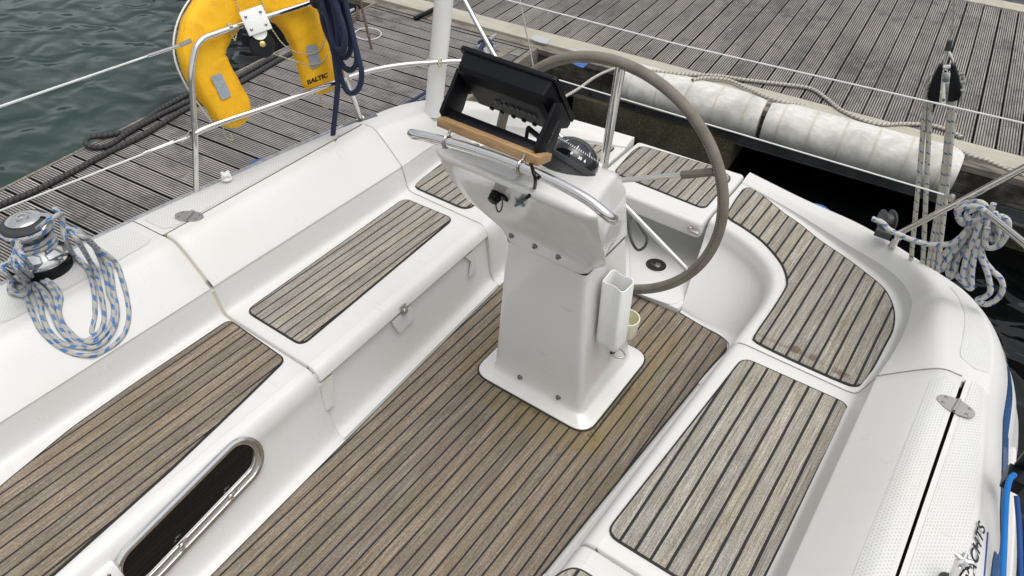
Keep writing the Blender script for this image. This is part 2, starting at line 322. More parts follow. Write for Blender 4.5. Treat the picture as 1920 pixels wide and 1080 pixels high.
# ------------------------------------------------------------------ mesh helpers
def link(o, parent=None):
    sc.collection.objects.link(o)
    if parent is not None: o.parent = parent
    return o
def tag(o, label=None, cat=None, group=None, kind=None):
    if label: o['label'] = label
    if cat: o['category'] = cat
    if group: o['group'] = group
    if kind: o['kind'] = kind
    return o
def empty(name, loc=(0, 0, 0), label=None, cat=None, group=None):
    o = bpy.data.objects.new(name, None); link(o); o.location = loc; o.empty_display_size = 0.1
    return tag(o, label, cat, group)
class MB:
    """collects verts / faces (world metres); build() subtracts the parent's location"""
    def __init__(s): s.v = []; s.f = []; s.uv = {}; s.mi = []
    def add(s, verts, faces, mi=0, uvs=None):
        b = len(s.v); s.v += [tuple(map(float, p)) for p in verts]
        for k, f in enumerate(faces):
            s.f.append(tuple(i + b for i in f)); s.mi.append(mi)
            if uvs is not None: s.uv[len(s.f) - 1] = uvs[k]
    def build(s, name, mats, parent=None, smooth=True, angle=40, bevel=0.0, segs=2, weld=False):
        me = bpy.data.meshes.new(name); off = Vector((0, 0, 0))
        p = parent
        while p is not None: off += p.location; p = p.parent
        me.from_pydata([(x - off[0], y - off[1], z - off[2]) for x, y, z in s.v], [], s.f)
        if s.uv:
            ul = me.uv_layers.new(name='UVMap')
            for pi, poly in enumerate(me.polygons):
                if pi in s.uv:
                    for li, uvc in zip(poly.loop_indices, s.uv[pi]): ul.data[li].uv = uvc
        mats = mats if isinstance(mats, (list, tuple)) else [mats]
        for m in mats: me.materials.append(m)
        for i, poly in enumerate(me.polygons): poly.material_index = s.mi[i]; poly.use_smooth = smooth
        bm = bmesh.new(); bm.from_mesh(me)
        if weld: bmesh.ops.remove_doubles(bm, verts=bm.verts, dist=1e-5)
        bmesh.ops.recalc_face_normals(bm, faces=bm.faces)
        if bevel:
            es = [e for e in bm.edges if len(e.link_faces) == 2 and e.calc_face_angle(0) > math.radians(30)]
            bmesh.ops.bevel(bm, geom=es, offset=bevel, segments=segs, affect='EDGES', profile=0.5, clamp_overlap=True)
            for f in bm.faces: f.smooth = smooth
        if smooth and angle < 180:
            for e in bm.edges:
                e.smooth = not (len(e.link_faces) == 2 and e.calc_face_angle(0) > math.radians(angle))
        bm.to_mesh(me); bm.free()
        o = bpy.data.objects.new(name, me); link(o, parent)
        return o
def V3(p): return np.array(p, float)
def unit(v): v = np.array(v, float); return v / (np.linalg.norm(v) + 1e-12)
def catmull(P, n=8, closed=False):
    P = [V3(p) for p in P]; out = []; L = len(P)
    rngi = range(L) if closed else range(L - 1)
    for i in rngi:
        p0 = P[(i - 1) % L] if closed or i > 0 else 2 * P[0] - P[1]
        p1 = P[i]; p2 = P[(i + 1) % L]
        p3 = P[(i + 2) % L] if closed or i + 2 < L else 2 * P[-1] - P[-2]
        for k in range(n):
            t = k / n
            out.append(0.5 * ((2 * p1) + (-p0 + p2) * t + (2 * p0 - 5 * p1 + 4 * p2 - p3) * t * t + (-p0 + 3 * p1 - 3 * p2 + p3) * t ** 3))
    if not closed: out.append(P[-1])
    return out
def tube(mb, pts, r, seg=10, closed=False, caps=True, mi=0, flat=1.0):
    pts = [V3(p) for p in pts]; L = len(pts); radii = r if isinstance(r, (list, tuple, np.ndarray)) else [r] * L
    T = []
    for i in range(L):
        a = pts[(i - 1) % L] if closed or i > 0 else pts[i]; b = pts[(i + 1) % L] if closed or i < L - 1 else pts[i]
        T.append(unit(b - a))
    up = V3((0, 0, 1)) if abs(T[0][2]) < 0.9 else V3((0, 1, 0))
    nrm = unit(np.cross(T[0], up)); verts = []; ls = [0.0]
    for i in range(L):
        if i: ls.append(ls[-1] + np.linalg.norm(pts[i] - pts[i - 1]))
        nrm = unit(nrm - T[i] * (nrm @ T[i])); bn = np.cross(T[i], nrm)
        for k in range(seg):
            a = 2 * math.pi * k / seg
            verts.append(pts[i] + radii[i] * (math.cos(a) * nrm + math.sin(a) * bn * flat))
    faces = []; uvs = []
    M = L if closed else L - 1
    for i in range(M):
        j = (i + 1) % L; v0 = ls[i]; v1 = ls[j] if j else ls[i] + np.linalg.norm(pts[0] - pts[i])
        for k in range(seg):
            k2 = (k + 1) % seg
            faces.append((i * seg + k, i * seg + k2, j * seg + k2, j * seg + k))
            uvs.append([(k / seg, v0), ((k + 1) / seg, v0), ((k + 1) / seg, v1), (k / seg, v1)])
    if caps and not closed:
        faces.append(tuple(range(seg))[::-1]); uvs.append([(0, 0)] * seg)
        faces.append(tuple((L - 1) * seg + k for k in range(seg))); uvs.append([(0, 0)] * seg)
    mb.add(verts, faces, mi, uvs)
def tube_obj(name, pts, r, mat, parent=None, seg=12, smooth_n=6, closed=False):
    mb = MB(); tube(mb, catmull(pts, smooth_n, closed) if smooth_n else pts, r, seg, closed)
    return mb.build(name, mat, parent)
def fillet_path(pts, rad, n=6):
    """straight runs with rounded corners, as bent tube"""
    pts = [V3(p) for p in pts]; out = [pts[0]]
    for i in range(1, len(pts) - 1):
        a = unit(pts[i - 1] - pts[i]); b = unit(pts[i + 1] - pts[i])
        d = min(rad, 0.45 * np.linalg.norm(pts[i - 1] - pts[i]), 0.45 * np.linalg.norm(pts[i + 1] - pts[i]))
        p0 = pts[i] + a * d; p2 = pts[i] + b * d
        for k in range(n + 1):
            t = k / n; out.append((1 - t) ** 2 * p0 + 2 * t * (1 - t) * pts[i] + t * t * p2)
    out.append(pts[-1]); return out
def box(mb, c, size, R=None, mi=0):
    c = V3(c); h = V3(size) / 2; R = np.eye(3) if R is None else np.array(R)
    vs = [c + R @ (h * V3(s)) for s in ((-1, -1, -1), (1, -1, -1), (1, 1, -1), (-1, 1, -1), (-1, -1, 1), (1, -1, 1), (1, 1, 1), (-1, 1, 1))]
    mb.add(vs, [(0, 3, 2, 1), (4, 5, 6, 7), (0, 1, 5, 4), (1, 2, 6, 5), (2, 3, 7, 6), (3, 0, 4, 7)], mi)
def frame(zax, xhint=(1, 0, 0)):
    z = unit(zax); x = V3(xhint); x = unit(x - z * (x @ z)); y = np.cross(z, x); return np.array([x, y, z]).T
def prism(mb, poly, d, mi=0, mitop=None):
    """poly: 3-D points of a planar outline, d: extrusion vector"""
    P = [V3(p) for p in poly]; d = V3(d); n = len(P)
    mb.add(P + [p + d for p in P], [tuple(range(n))[::-1]] + [(i, (i + 1) % n, n + (i + 1) % n, n + i) for i in range(n)], mi)
    b = len(mb.v) - n; mb.f.append(tuple(range(b, b + n))); mb.mi.append(mi if mitop is None else mitop)
def lathe(mb, prof, c, R=None, seg=32, mi=0, cap=True):
    R = np.eye(3) if R is None else np.array(R); c = V3(c); vs = []; n = len(prof)
    for r, z in prof:
        for k in range(seg):
            a = 2 * math.pi * k / seg; vs.append(c + R @ V3((r * math.cos(a), r * math.sin(a), z)))
    fs = [(i * seg + k, i * seg + (k + 1) % seg, (i + 1) * seg + (k + 1) % seg, (i + 1) * seg + k) for i in range(n - 1) for k in range(seg)]
    if cap: fs += [tuple(range(seg))[::-1], tuple((n - 1) * seg + k for k in range(seg))]
    mb.add(vs, fs, mi)
def round_poly(P, r, n=5):
    P = [V3(p) for p in P]; out = []; L = len(P); r = r if isinstance(r, (list, tuple)) else [r] * L
    for i in range(L):
        a = P[i - 1] - P[i]; b = P[(i + 1) % L] - P[i]; la, lb = np.linalg.norm(a), np.linalg.norm(b)
        d = min(r[i], 0.48 * la, 0.48 * lb)
        if d < 1e-4: out.append(P[i]); continue
        p0 = P[i] + a / la * d; p2 = P[i] + b / lb * d
        for k in range(n + 1):
            t = k / n; out.append((1 - t) ** 2 * p0 + 2 * t * (1 - t) * P[i] + t * t * p2)
    return out
def inset(P, d):
    P = [V3(p) for p in P]; L = len(P)
    area = sum(P[i][0] * P[(i + 1) % L][1] - P[(i + 1) % L][0] * P[i][1] for i in range(L)); sg = 1 if area > 0 else -1
    out = []
    for i in range(L):
        t = unit(P[(i + 1) % L] - P[i - 1]); out.append(P[i] + sg * d * V3((-t[1], t[0], 0)))
    return out
def text_mesh(txt, size, depth=0.0005, bold=0.0, shear=0.0, space=1.0):
    cu = bpy.data.curves.new('t', 'FONT'); cu.body = txt; cu.size = size; cu.extrude = depth; cu.offset = bold
    cu.align_x = 'CENTER'; cu.align_y = 'CENTER'; cu.shear = shear; cu.space_character = space; cu.resolution_u = 3
    ob = bpy.data.objects.new('t', cu); sc.collection.objects.link(ob)
    dg = bpy.context.evaluated_depsgraph_get(); me = bpy.data.meshes.new_from_object(ob.evaluated_get(dg))
    bpy.data.objects.remove(ob); return me
def text_obj(name, txt, size, c, xdir, ndir, mat, parent, sx=1.0, **kw):
    me = text_mesh(txt, size, **kw); z = unit(ndir); x = V3(xdir); x = unit(x - z * (x @ z)); y = np.cross(z, x)
    off = Vector((0, 0, 0)); p = parent
    while p is not None: off += p.location; p = p.parent
    for v in me.vertices:
        q = V3(c) + x * v.co[0] * sx + y * v.co[1] + z * v.co[2]; v.co = (q[0] - off[0], q[1] - off[1], q[2] - off[2])
    me.materials.clear(); me.materials.append(mat)
    o = bpy.data.objects.new(name, me); return link(o, parent)

def cr1(P, t):
    """Catmull-Rom over first axis of array at real index t"""
    n = len(P); i = min(max(int(math.floor(t)), 0), n - 2); f = t - i
    p1, p2 = P[i], P[i + 1]; p0 = P[i - 1] if i > 0 else 2 * p1 - p2; p3 = P[i + 2] if i + 2 < n else 2 * p2 - p1
    return 0.5 * ((2 * p1) + (-p0 + p2) * f + (2 * p0 - 5 * p1 + 4 * p2 - p3) * f * f + (-p0 + 3 * p1 - 3 * p2 + p3) * f ** 3)
def sample(K, svals, tvals):
    rows = []
    for s in svals:
        row = cr1(K, s); rows.append([cr1(row, t) for t in tvals])
    return np.array(rows)
def add_grid(mb, G, mi=0, flip=False):
    n, m = G.shape[:2]; vs = G.reshape(-1, 3)
    fs = [(i * m + j, i * m + j + 1, (i + 1) * m + j + 1, (i + 1) * m + j) for i in range(n - 1) for j in range(m - 1)]
    mb.add(vs, fs, mi)

# ------------------------------------------------------------------ water, pontoons
YAW = math.radians(5.2); DU = V3((math.cos(YAW), math.sin(YAW), 0)); DV = V3((-math.sin(YAW), math.cos(YAW), 0))
DZ = -0.15; WZ = -0.72
def dk(u, v, z=DZ): return DU * u + DV * v + V3((0, 0, z))
def duv(px, py, z=DZ): p = az(px, py, z); return p @ DU, p @ DV
RD = np.array([DU, DV, V3((0, 0, 1))]).T
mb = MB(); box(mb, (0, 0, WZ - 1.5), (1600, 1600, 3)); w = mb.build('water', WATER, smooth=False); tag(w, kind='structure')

def decking(mb, u0, u1, v0, v1, along, width=0.142, gap=0.011):
    """boards; along='v': boards run in v and are set side by side in u"""
    a0, a1 = (u0, u1) if along == 'v' else (v0, v1); x = a0; n = 0
    while x < a1 - 0.02:
        w_ = min(width, a1 - x); dz = rng.uniform(-0.002, 0.002)
        if along == 'v': q = [(x, v0), (x + w_, v0), (x + w_, v1 + rng.uniform(-.006, .006)), (x, v1 + rng.uniform(-.006, .006))]
        else: q = [(u0 + rng.uniform(-.012, .012), x), (u1, x), (u1, x + w_), (u0 + rng.uniform(-.012, .012), x + w_)]
        top = [dk(a, b, DZ + dz) for a, b in q]; bot = [p - V3((0, 0, 0.035)) for p in top]
        o = rng.uniform(0, 50)
        if along == 'v': uv = [(0, o), (w_, o), (w_, o + v1 - v0), (0, o + v1 - v0)]
        else: uv = [(0, o), (0, o + u1 - u0), (w_, o + u1 - u0), (w_, o)]
        ex = rng.uniform(0, 40) * 0.0155
        z2 = [(0, 0)] * 4
        mb.add(top + bot, [(0, 1, 2, 3), (0, 4, 5, 1), (1, 5, 6, 2), (2, 6, 7, 3), (3, 7, 4, 0)], 0, [uv, z2, z2, z2, z2])
        x += w_ + gap + rng.uniform(-.003, .003); n += 1
main = empty('main_pontoon', (0, 7, DZ), 'wide pontoon of grey ribbed boards edged with pale planks, behind the stern', 'pontoon')
mb = MB(); decking(mb, -4.3, 5, 5.65, 8.70, 'v'); mb.build('decking', BOARD, main, smooth=False)
mb = MB(); box(mb, dk(.4, 5.535, DZ - 0.012), (9.4, 0.215, 0.035), RD); mb.build('edge_board', BEAM, main, bevel=0.006, smooth=False)
mb = MB(); box(mb, dk(.4, 8.83, DZ - 0.012), (9.4, 0.22, 0.035), RD); mb.build('edge_board', BEAM, main, bevel=0.006, smooth=False)
mb = MB(); box(mb, dk(.4, 7.17, DZ - 0.10), (9.4, 3.3, 0.11), RD); mb.build('joists', TIMBER, main, smooth=False)
mb = MB(); box(mb, dk(.4, 5.385, DZ - 0.045), (9.4, 0.085, 0.05), RD); mb.build('waling_cap', TIMBERL, main, bevel=0.004, smooth=False)
mb = MB(); box(mb, dk(.4, 5.39, DZ - 0.155), (9.4, 0.08, 0.165), RD); mb.build('waling', TIMBER, main, bevel=0.004, smooth=False)
mb = MB(); box(mb, dk(.4, 5.385, DZ - 0.29), (9.4, 0.09, 0.095), RD); box(mb, dk(.4, 5.335, DZ - 0.335), (9.4, 0.05, 0.012), RD)
mb.build('steel_channel', CHAN, main, smooth=False)
for k, (px, py) in enumerate([(1117, 166), (1034, 141), (1043, 144), (1198, 190)]):
    mb = MB(); uu, vv = duv(px, py, DZ - 0.28); lathe(mb, [(0.014, 0), (0.014, 0.004)], dk(uu, 5.339, DZ - 0.285), frame(-DV), 12); mb.build('bolt_hole', CAULK, main)
mb = MB(); box(mb, dk(-0.62, 6.2, -0.70), (1.42, 1.8, 0.46), RD); mb.build('concrete_float', CONC, main, bevel=0.02)
mb = MB(); box(mb, dk(2.6, 6.2, -0.70), (1.42, 1.6, 0.46), RD); mb.build('concrete_float', CONC, main, bevel=0.02)
mb = MB(); box(mb, dk(.4, 7.4, -0.62), (9.3, 2.6, 0.5), RD); mb.build('under_deck', CHAN, main, smooth=False)
# screw heads in rows across the decking
mb = MB(); x = -3.0
while x < 2.6:
    for vv in (6.05, 6.65, 7.3, 7.95, 8.5):
        for o in (0.035, 0.105): lathe(mb, [(0.0045, 0), (0.0045, 0.0035)], dk(x + o, vv + rng.uniform(-.02, .02), DZ + 0.001), None, 6)
    x += 0.153
tag(mb.build('deck_screws', GALV, main), kind='stuff')

fing = empty('finger_pontoon', (-2.6, 2, DZ), 'grey ribbed finger pontoon on the starboard side, alongside the white boat', 'pontoon')
mb = MB(); decking(mb, -3.40, -1.75, -1.5, 5.28, 'u'); mb.build('decking', BOARD2, fing, smooth=False)
mb = MB(); box(mb, dk(-3.422, 1.9, DZ - 0.06), (0.02, 6.9, 0.12), RD); box(mb, dk(-1.73, 1.9, DZ - 0.09), (0.05, 6.9, 0.16), RD); mb.build('edge_strip', TIMBERL, fing, smooth=False)
mb = MB(); box(mb, dk(-2.58, 1.9, DZ - 0.14), (1.6, 6.8, 0.16), RD); mb.build('joists', TIMBER, fing, smooth=False)
mb = MB(); box(mb, dk(-2.58, 1.9, DZ - 0.45), (1.5, 6.6, 0.42), RD); mb.build('float', CONC, fing, smooth=False)
# rough corner timbers at the root of the finger
mb = MB(); p0 = az(870, 150, DZ - .03); p1 = az(962, 96, DZ - .03)
box(mb, (p0 + p1) / 2, (np.linalg.norm(p1 - p0), 0.07, 0.08), frame((0, 0, 1), p1 - p0)); mb.build('corner_brace', TIMBERL, fing, bevel=0.004, smooth=False)

nbm = simple('dark_hull_paint', (.012, .016, .025), .3, coat=.5)  # yacht added out of view to give the water something dark to reflect
nb_ = empty('reflection_yacht', (-7.0, 9.5, WZ), 'unseen dark hulled yacht, added beyond the finger pontoon to give the water a dark reflection', 'yacht')
mb = MB(); rows = []
for i in range(25):
    f = i / 24; y_ = 6.0 + f * 8; hw_ = 1.45 * (1 - f ** 2.6) + .02 + .2 * math.sin(f * math.pi)
    rows.append([V3((-7.0 + sg_ * hw_ * k_, y_, zz_)) for sg_, k_, zz_ in ((-1, .6, WZ - .3), (-1, .95, WZ + .3), (-1, 1, WZ + 1.3), (-1, .95, WZ + 1.4), (1, .95, WZ + 1.4), (1, 1, WZ + 1.3), (1, .95, WZ + .3), (1, .6, WZ - .3))])
add_grid(mb, np.array(rows)); mb.add(rows[0], [tuple(range(8))]); mb.build('hull', nbm, nb_)
mb = MB(); box(mb, (-7.2, 10.2, WZ + 1.6), (1.7, 3.2, .5)); mb.build('cabin', WHITEP, nb_, bevel=.15)
tube_obj('mast', [(-7.2, 9.4, WZ + 1.4), (-7.2, 9.4, 12)], .08, GALV, nb_, 12, 0)
tube_obj('boom', [(-7.2, 9.3, 1.7), (-7.2, 7.0, 1.8)], .06, GALV, nb_, 10, 0)

# ------------------------------------------------------------------ fenders on the pontoon edge
def dock_fender(u0, u1, nb, label):
    c0 = dk((u0 + u1) / 2, 5.40, DZ); t = empty('dock_fender', c0, label, 'fender', 'white fenders along the pontoon edge')
    prof = [(5.50, DZ + 0.012), (5.42, DZ + 0.018), (5.335, DZ - 0.002), (5.275, DZ - 0.05), (5.25, DZ - 0.11), (5.252, DZ - 0.17), (5.285, DZ - 0.235), (5.33, DZ - 0.26)]
    pr = catmull([(0, a, b) for a, b in prof], 4)
    mb = MB(); n = 40; rows = []
    for i in range(n + 1):
        u = u0 + (u1 - u0) * i / n; e = min(i, n - i) / n * (u1 - u0); k = 1 if e > 0.03 else 0.955 + 0.045 * math.sin(e / 0.03 * math.pi / 2)
        rows.append([dk(u, 5.38 + (q[1] - 5.38) * k, DZ - 0.15 + (q[2] - DZ + 0.15) * k) for q in pr])
    G = np.array(rows); add_grid(mb, G)
    for e in (0, -1):
        r = list(G[e]); mb.add(r, [tuple(range(len(r)))])
    mb.build('body', FENDW, t, angle=50)
    for k in range(nb):
        u = u0 + (u1 - u0) * (k + 0.5) / nb; mb = MB()
        rows = [[dk(u + du, 5.38 + (q[1] - 5.38) * s_, DZ - 0.15 + (q[2] - DZ + 0.15) * s_) for q in pr] for du, s_ in ((-0.011, .985), (-0.009, 1.012), (0.009, 1.012), (0.011, .985))]
        add_grid(mb, np.array(rows)); mb.build('rib', FENDR, t)
dock_fender(-0.95, 0.225, 5, 'shorter white ribbed pontoon fender seen through the steering wheel')
dock_fender(0.265, 1.615, 6, 'longer stained white ribbed pontoon fender behind the backstay tackle')
# blue sticker, silver tape
mb = MB(); P = [duv(*p) for p in ((1073, 119), (1102, 120), (1090, 127), (1080, 124))]
mb = MB(); prism(mb, [dk(a, b, DZ - 0.0195) for a, b in [duv(1070, 118, DZ - .02), duv(1103, 119, DZ - .02), duv(1093, 128, DZ - .02), duv(1082, 124, DZ - .02)]], (0, 0, 0.002))
o = mb.build('sticker', NAVYP, None, smooth=False); tag(o, 'scrap of blue plastic on the dark pontoon edge under the wheel rim', 'sticker')
FOIL = simple('silver_tape', (0.6, 0.62, 0.62), 0.35, 0.6, bump=0.8, bscale=60)
mb = MB(); prism(mb, [az(x, y, DZ + 0.006) for x, y in ((993, 70), (1005, 66), (1018, 70), (1033, 73), (1029, 78), (1024, 83), (1012, 80), (1000, 76))], (0, 0, 0.003))
o = mb.build('tape_patch', FOIL, None, smooth=False); tag(o, 'crumpled silver tape patch stuck on the pale pontoon edge board', 'tape')

def rope_thing(name, pts, r, mat, label, cat='rope', group=None, seg=10, n=6):
    mb = MB(); tube(mb, catmull(pts, n), r, seg); o = mb.build(name, mat, None); return tag(o, label, cat, group)
Z = DZ + 0.02
rope_thing('mooring_rope', [az(*p, Z) for p in ((1215, 132), (1280, 139), (1345, 142), (1400, 150), (1470, 158), (1520, 166), (1550, 185), (1575, 205), (1610, 222), (1650, 233), (1690, 232), (1740, 234), (1775, 243), (1805, 258))], 0.0135, R_CREAM, 'cream laid rope snaking over the ribbed boards with its frayed end by the tackle')
rope_thing('mooring_rope', [az(*p, DZ + h) for p, h in (((1298, 150), .03), ((1320, 146), .03), ((1365, 150), .03), ((1400, 165), .03), ((1440, 183), .03), ((1475, 193), .02), ((1500, 196), .0), ((1560, 212), -.02), ((1700, 250), -.02), ((1790, 278), .0), ((1820, 292), .025), ((1850, 301), .03), ((1900, 322), .03), ((1960, 343), .03))], 0.013, R_CREAM, 'cream laid rope tucked behind the white pontoon fenders and on along the edge board')
rope_thing('mooring_rope', [ay(1055, 184, 4.3), ay(1085, 166, 4.55), ay(1110, 148, 4.8), ay(1130, 137, 5.0), ay(1150, 129, 5.2), az(1172, 124, DZ + .02)], 0.011, R_CREAM, 'short twisted cream rope rising from the chartplotter to the pontoon')
rope_thing('mooring_rope', [az(*p, DZ + .02) for p in ((-60, 420), (0, 385), (60, 360), (130, 325), (200, 287), (270, 252), (350, 203), (440, 160), (530, 108), (560, 92))], 0.018, R_TAR, 'dark rope running full length of the finger pontoon beside the lower lifeline')
rope_thing('mooring_rope', [az(*p, DZ + .022) for p in ((520, 103), (440, 147), (370, 182), (300, 215), (240, 248), (205, 272), (175, 276), (160, 268), (170, 258), (210, 252), (250, 240), (300, 205), (360, 172))], 0.017, R_TAR, 'dark rope doubled back in a loop at the finger pontoon edge')

def cleat(c, ang, label, chain=False):
    t = empty('mooring_cleat', c, label, 'cleat', 'galvanised cleats on the pontoons'); d = V3((math.cos(ang), math.sin(ang), 0))
    mb = MB(); c = V3(c); tube(mb, [c + d * -0.16 + V3((0, 0, .085)), c - d * .1 + V3((0, 0, .078)), c + d * .1 + V3((0, 0, .078)), c + d * .16 + V3((0, 0, .085))], [0.012, 0.018, 0.018, 0.012], 12)
    mb.build('horn', GALV, t)
    mb = MB()
    for s_ in (-.05, .05): tube(mb, [c + d * s_, c + d * s_ + V3((0, 0, .078))], 0.02, 12)
    box(mb, c + V3((0, 0, .006)), (0.22, 0.08, 0.012), frame((0, 0, 1), d)); mb.build('base', GALV, t)
    return t
c1 = az(640, 45, DZ); cleat(c1, math.atan2(*(az(680, 10, DZ) - az(600, 40, DZ))[[1, 0]]), 'cleat with a rusty chain, at the finger pontoon beyond the navy rope')
c2 = az(912, 95, DZ); cleat(c2, math.atan2(*(az(930, 75, DZ) - az(895, 100, DZ))[[1, 0]]), 'cleat wound with navy line, just above the chartplotter')
t = empty('rusty_chain', az(650, 38, DZ), 'short rusty chain wrapped round the cleat beside the navy rope', 'chain')
ch = catmull([az(*p, DZ + h) for p, h in (((612, 52), .05), ((630, 58), .03), ((645, 47), .02), ((662, 38), .02), ((672, 25), .03), ((668, 12), .05))], 3)
for i, q in enumerate(ch[:-1]):
    d = unit(ch[i + 1] - q); s_ = unit(np.cross(d, (0, 0, 1))); u_ = s_ if i % 2 else np.cross(s_, d)
    tube_obj('chain_link', [q + d * .028 * math.cos(a) + u_ * .016 * math.sin(a) for a in np.linspace(0, 2 * math.pi, 10, endpoint=False)], 0.0055, RUST, t, 6, 1, True)
t = empty('rusty_rod', az(697, 92, DZ), 'thin rusty rod with a loose wire ring, standing on the finger pontoon', 'rod')
pb = az(697, 92, DZ); pt = ay(668, -30, pb[1] + 0.05)
tube_obj('rod', [pb, pt], 0.011, RUST, t, 8, 0)
tube_obj('wire_ring', [az(690 + 25 * math.cos(a), 63 + 11 * math.sin(a), DZ + .03) for a in np.linspace(0, 2 * math.pi, 14, endpoint=False)], 0.003, WHITEP, t, 6, 3, True)
mb = MB(); a_, b_ = az(778, 35, DZ + .02), az(840, 5, DZ + .02); box(mb, (a_ + b_) / 2, (np.linalg.norm(b_ - a_), 0.035, 0.03), frame((0, 0, 1), b_ - a_)); o = mb.build('rubber_strip', BLACKP, None, bevel=0.003)
tag(o, 'black rubber strip across the pale pontoon board behind the white pole', 'strip')
# second cleat's navy line
rope_thing('navy_rope', [az(700, 225, .5) + V3((0, 0.0, .01)), ay(740, 208, 3.2), ay(800, 172, 3.9), ay(850, 138, 4.5), az(888, 112, DZ + .08), az(905, 82, DZ + .1), az(915, 74, DZ + .1), az(922, 86, DZ + .07), az(908, 92, DZ + .05), az(898, 80, DZ + .1), az(912, 75, DZ + .12), az(924, 90, DZ + .07)], 0.012, R_NAVY, 'navy mooring line running from the stern quarter to the pontoon cleat')
rope_thing('navy_rope', [az(700, 226, .5), ay(760, 205, 3.3), ay(830, 168, 4.1), ay(862, 140, 4.6), az(900, 100, DZ + .08)], 0.011, R_NAVY, 'second navy mooring line just below the first, behind the white pole')

# ================================================================== the boat
boat = empty('sailboat', (0, 1.5, 0), 'white sailing yacht cockpit with weathered teak seats and a wheel pedestal', 'sailboat')
def part(name, parent=None): return parent or boat
def lerpt(tab, y):
    ys = [a for a, _ in tab]; return float(np.interp(y, ys, [b for _, b in tab]))
W_TAB = [(-1.2, 1.64), (0, 1.665), (1.03, 1.645), (1.5, 1.60), (1.705, 1.578), (2.0, 1.55), (2.17, 1.53), (2.36, 1.502)]
def eY(Y): return 0.588 + (0.03 if Y < 1.2 else 0.035) * (Y - 1.2)
def fY(Y): return 0.48 + 0.053 * (Y - 1.2)
def prof(Y):
    fl, e, W = fY(Y), eY(Y), lerpt(W_TAB, Y)
    return [(fl, .004), (fl + .015, .008), (fl + .05, .04), (e - .012, .20), (e - .002, .275), (e + .02, .318), (e + .055, .33), (e + .10, .33),
            (1.03, .33), (1.10, .331), (1.130, .343), (1.146, .385), (1.164, .452), (1.176, .474), (1.316, .602), (1.385, .617),
            (1.44, .612), (W - .03, .596), (W, .575), (W + .045, .535), (W + .10, .455), (W + .16, .36), (W + .24, .10), (W + .12, -0.9)]
def side_keys(ys, sg): return np.array([[(sg * x, y, z) for x, z in prof(y)] for y in ys])
def ymap(ys, y): return float(np.interp(y, ys, range(len(ys))))
YS = [-1.2, -0.6, 0.0, 0.4, 0.8, 1.2, 1.6, 2.0, 2.36]
def skirt(G, at_start, dy, drop=0.035):
    """rolled-in flange at an end of a lofted piece"""
    r = G[0] if at_start else G[-1]; sgn = 1 if at_start else -1
    n = np.zeros_like(r); tx = np.gradient(r[:, 0]); tz = np.gradient(r[:, 2])
    s0 = np.sign(r[:, 0].mean())
    n[:, 0] = -tz; n[:, 2] = tx; n /= (np.linalg.norm(n, axis=1)[:, None] + 1e-9)
    n *= s0                                                 # outward for both sides
    a = r - n * 0.004; a[:, 1] -= sgn * 0.006
    b = r - n * drop; b[:, 1] -= sgn * 0.006
    return np.concatenate([[b, a], G]) if at_start else np.concatenate([G, [a, b]])
def loft(name, K, s0, s1, t0, t1, mat, parent, ds=4, dt=5, starts=False, ends=False, angle=60, dx=0.0):
    sv = np.linspace(s0, s1, max(3, int((s1 - s0) * ds) + 1)); tv = np.linspace(t0, t1, int((t1 - t0) * dt) + 1)
    G = sample(K, sv, tv)
    if dx: G[:, :, 0] += dx
    if starts: G = skirt(G, True, 0)
    if ends: G = skirt(G, False, 0)
    mb = MB(); add_grid(mb, G)
    return mb.build(name, mat, parent, angle=angle)
def patch(name, K, s0, s1, tl, th, mat, parent, lift=0.0015, n=40, m=12, rnd=0.03, slen=None):
    """thin sheet following the moulding; tl/th functions of fraction; rounded ends"""
    rows = []
    for i in range(n + 1):
        f = i / n; s_ = s0 + (s1 - s0) * f; a, b = tl(f), th(f)
        d = min(f, 1 - f) * (slen or 1.0); k = 0 if d >= rnd else (1 - math.sqrt(max(0, 1 - ((rnd - d) / rnd) ** 2))) * rnd
        wid = abs(cr1(cr1(K, s_), b)[0] - cr1(cr1(K, s_), a)[0]) + 1e-4; kk = min(0.48, k / wid)
        tv = [a + (b - a) * (kk + (1 - 2 * kk) * j / m) for j in range(m + 1)]
        row = cr1(K, s_); rows.append([cr1(row, t) for t in tv])
    G = np.array(rows); G[:, :, 2] += lift; mb = MB(); add_grid(mb, G); return mb.build(name, mat, parent)

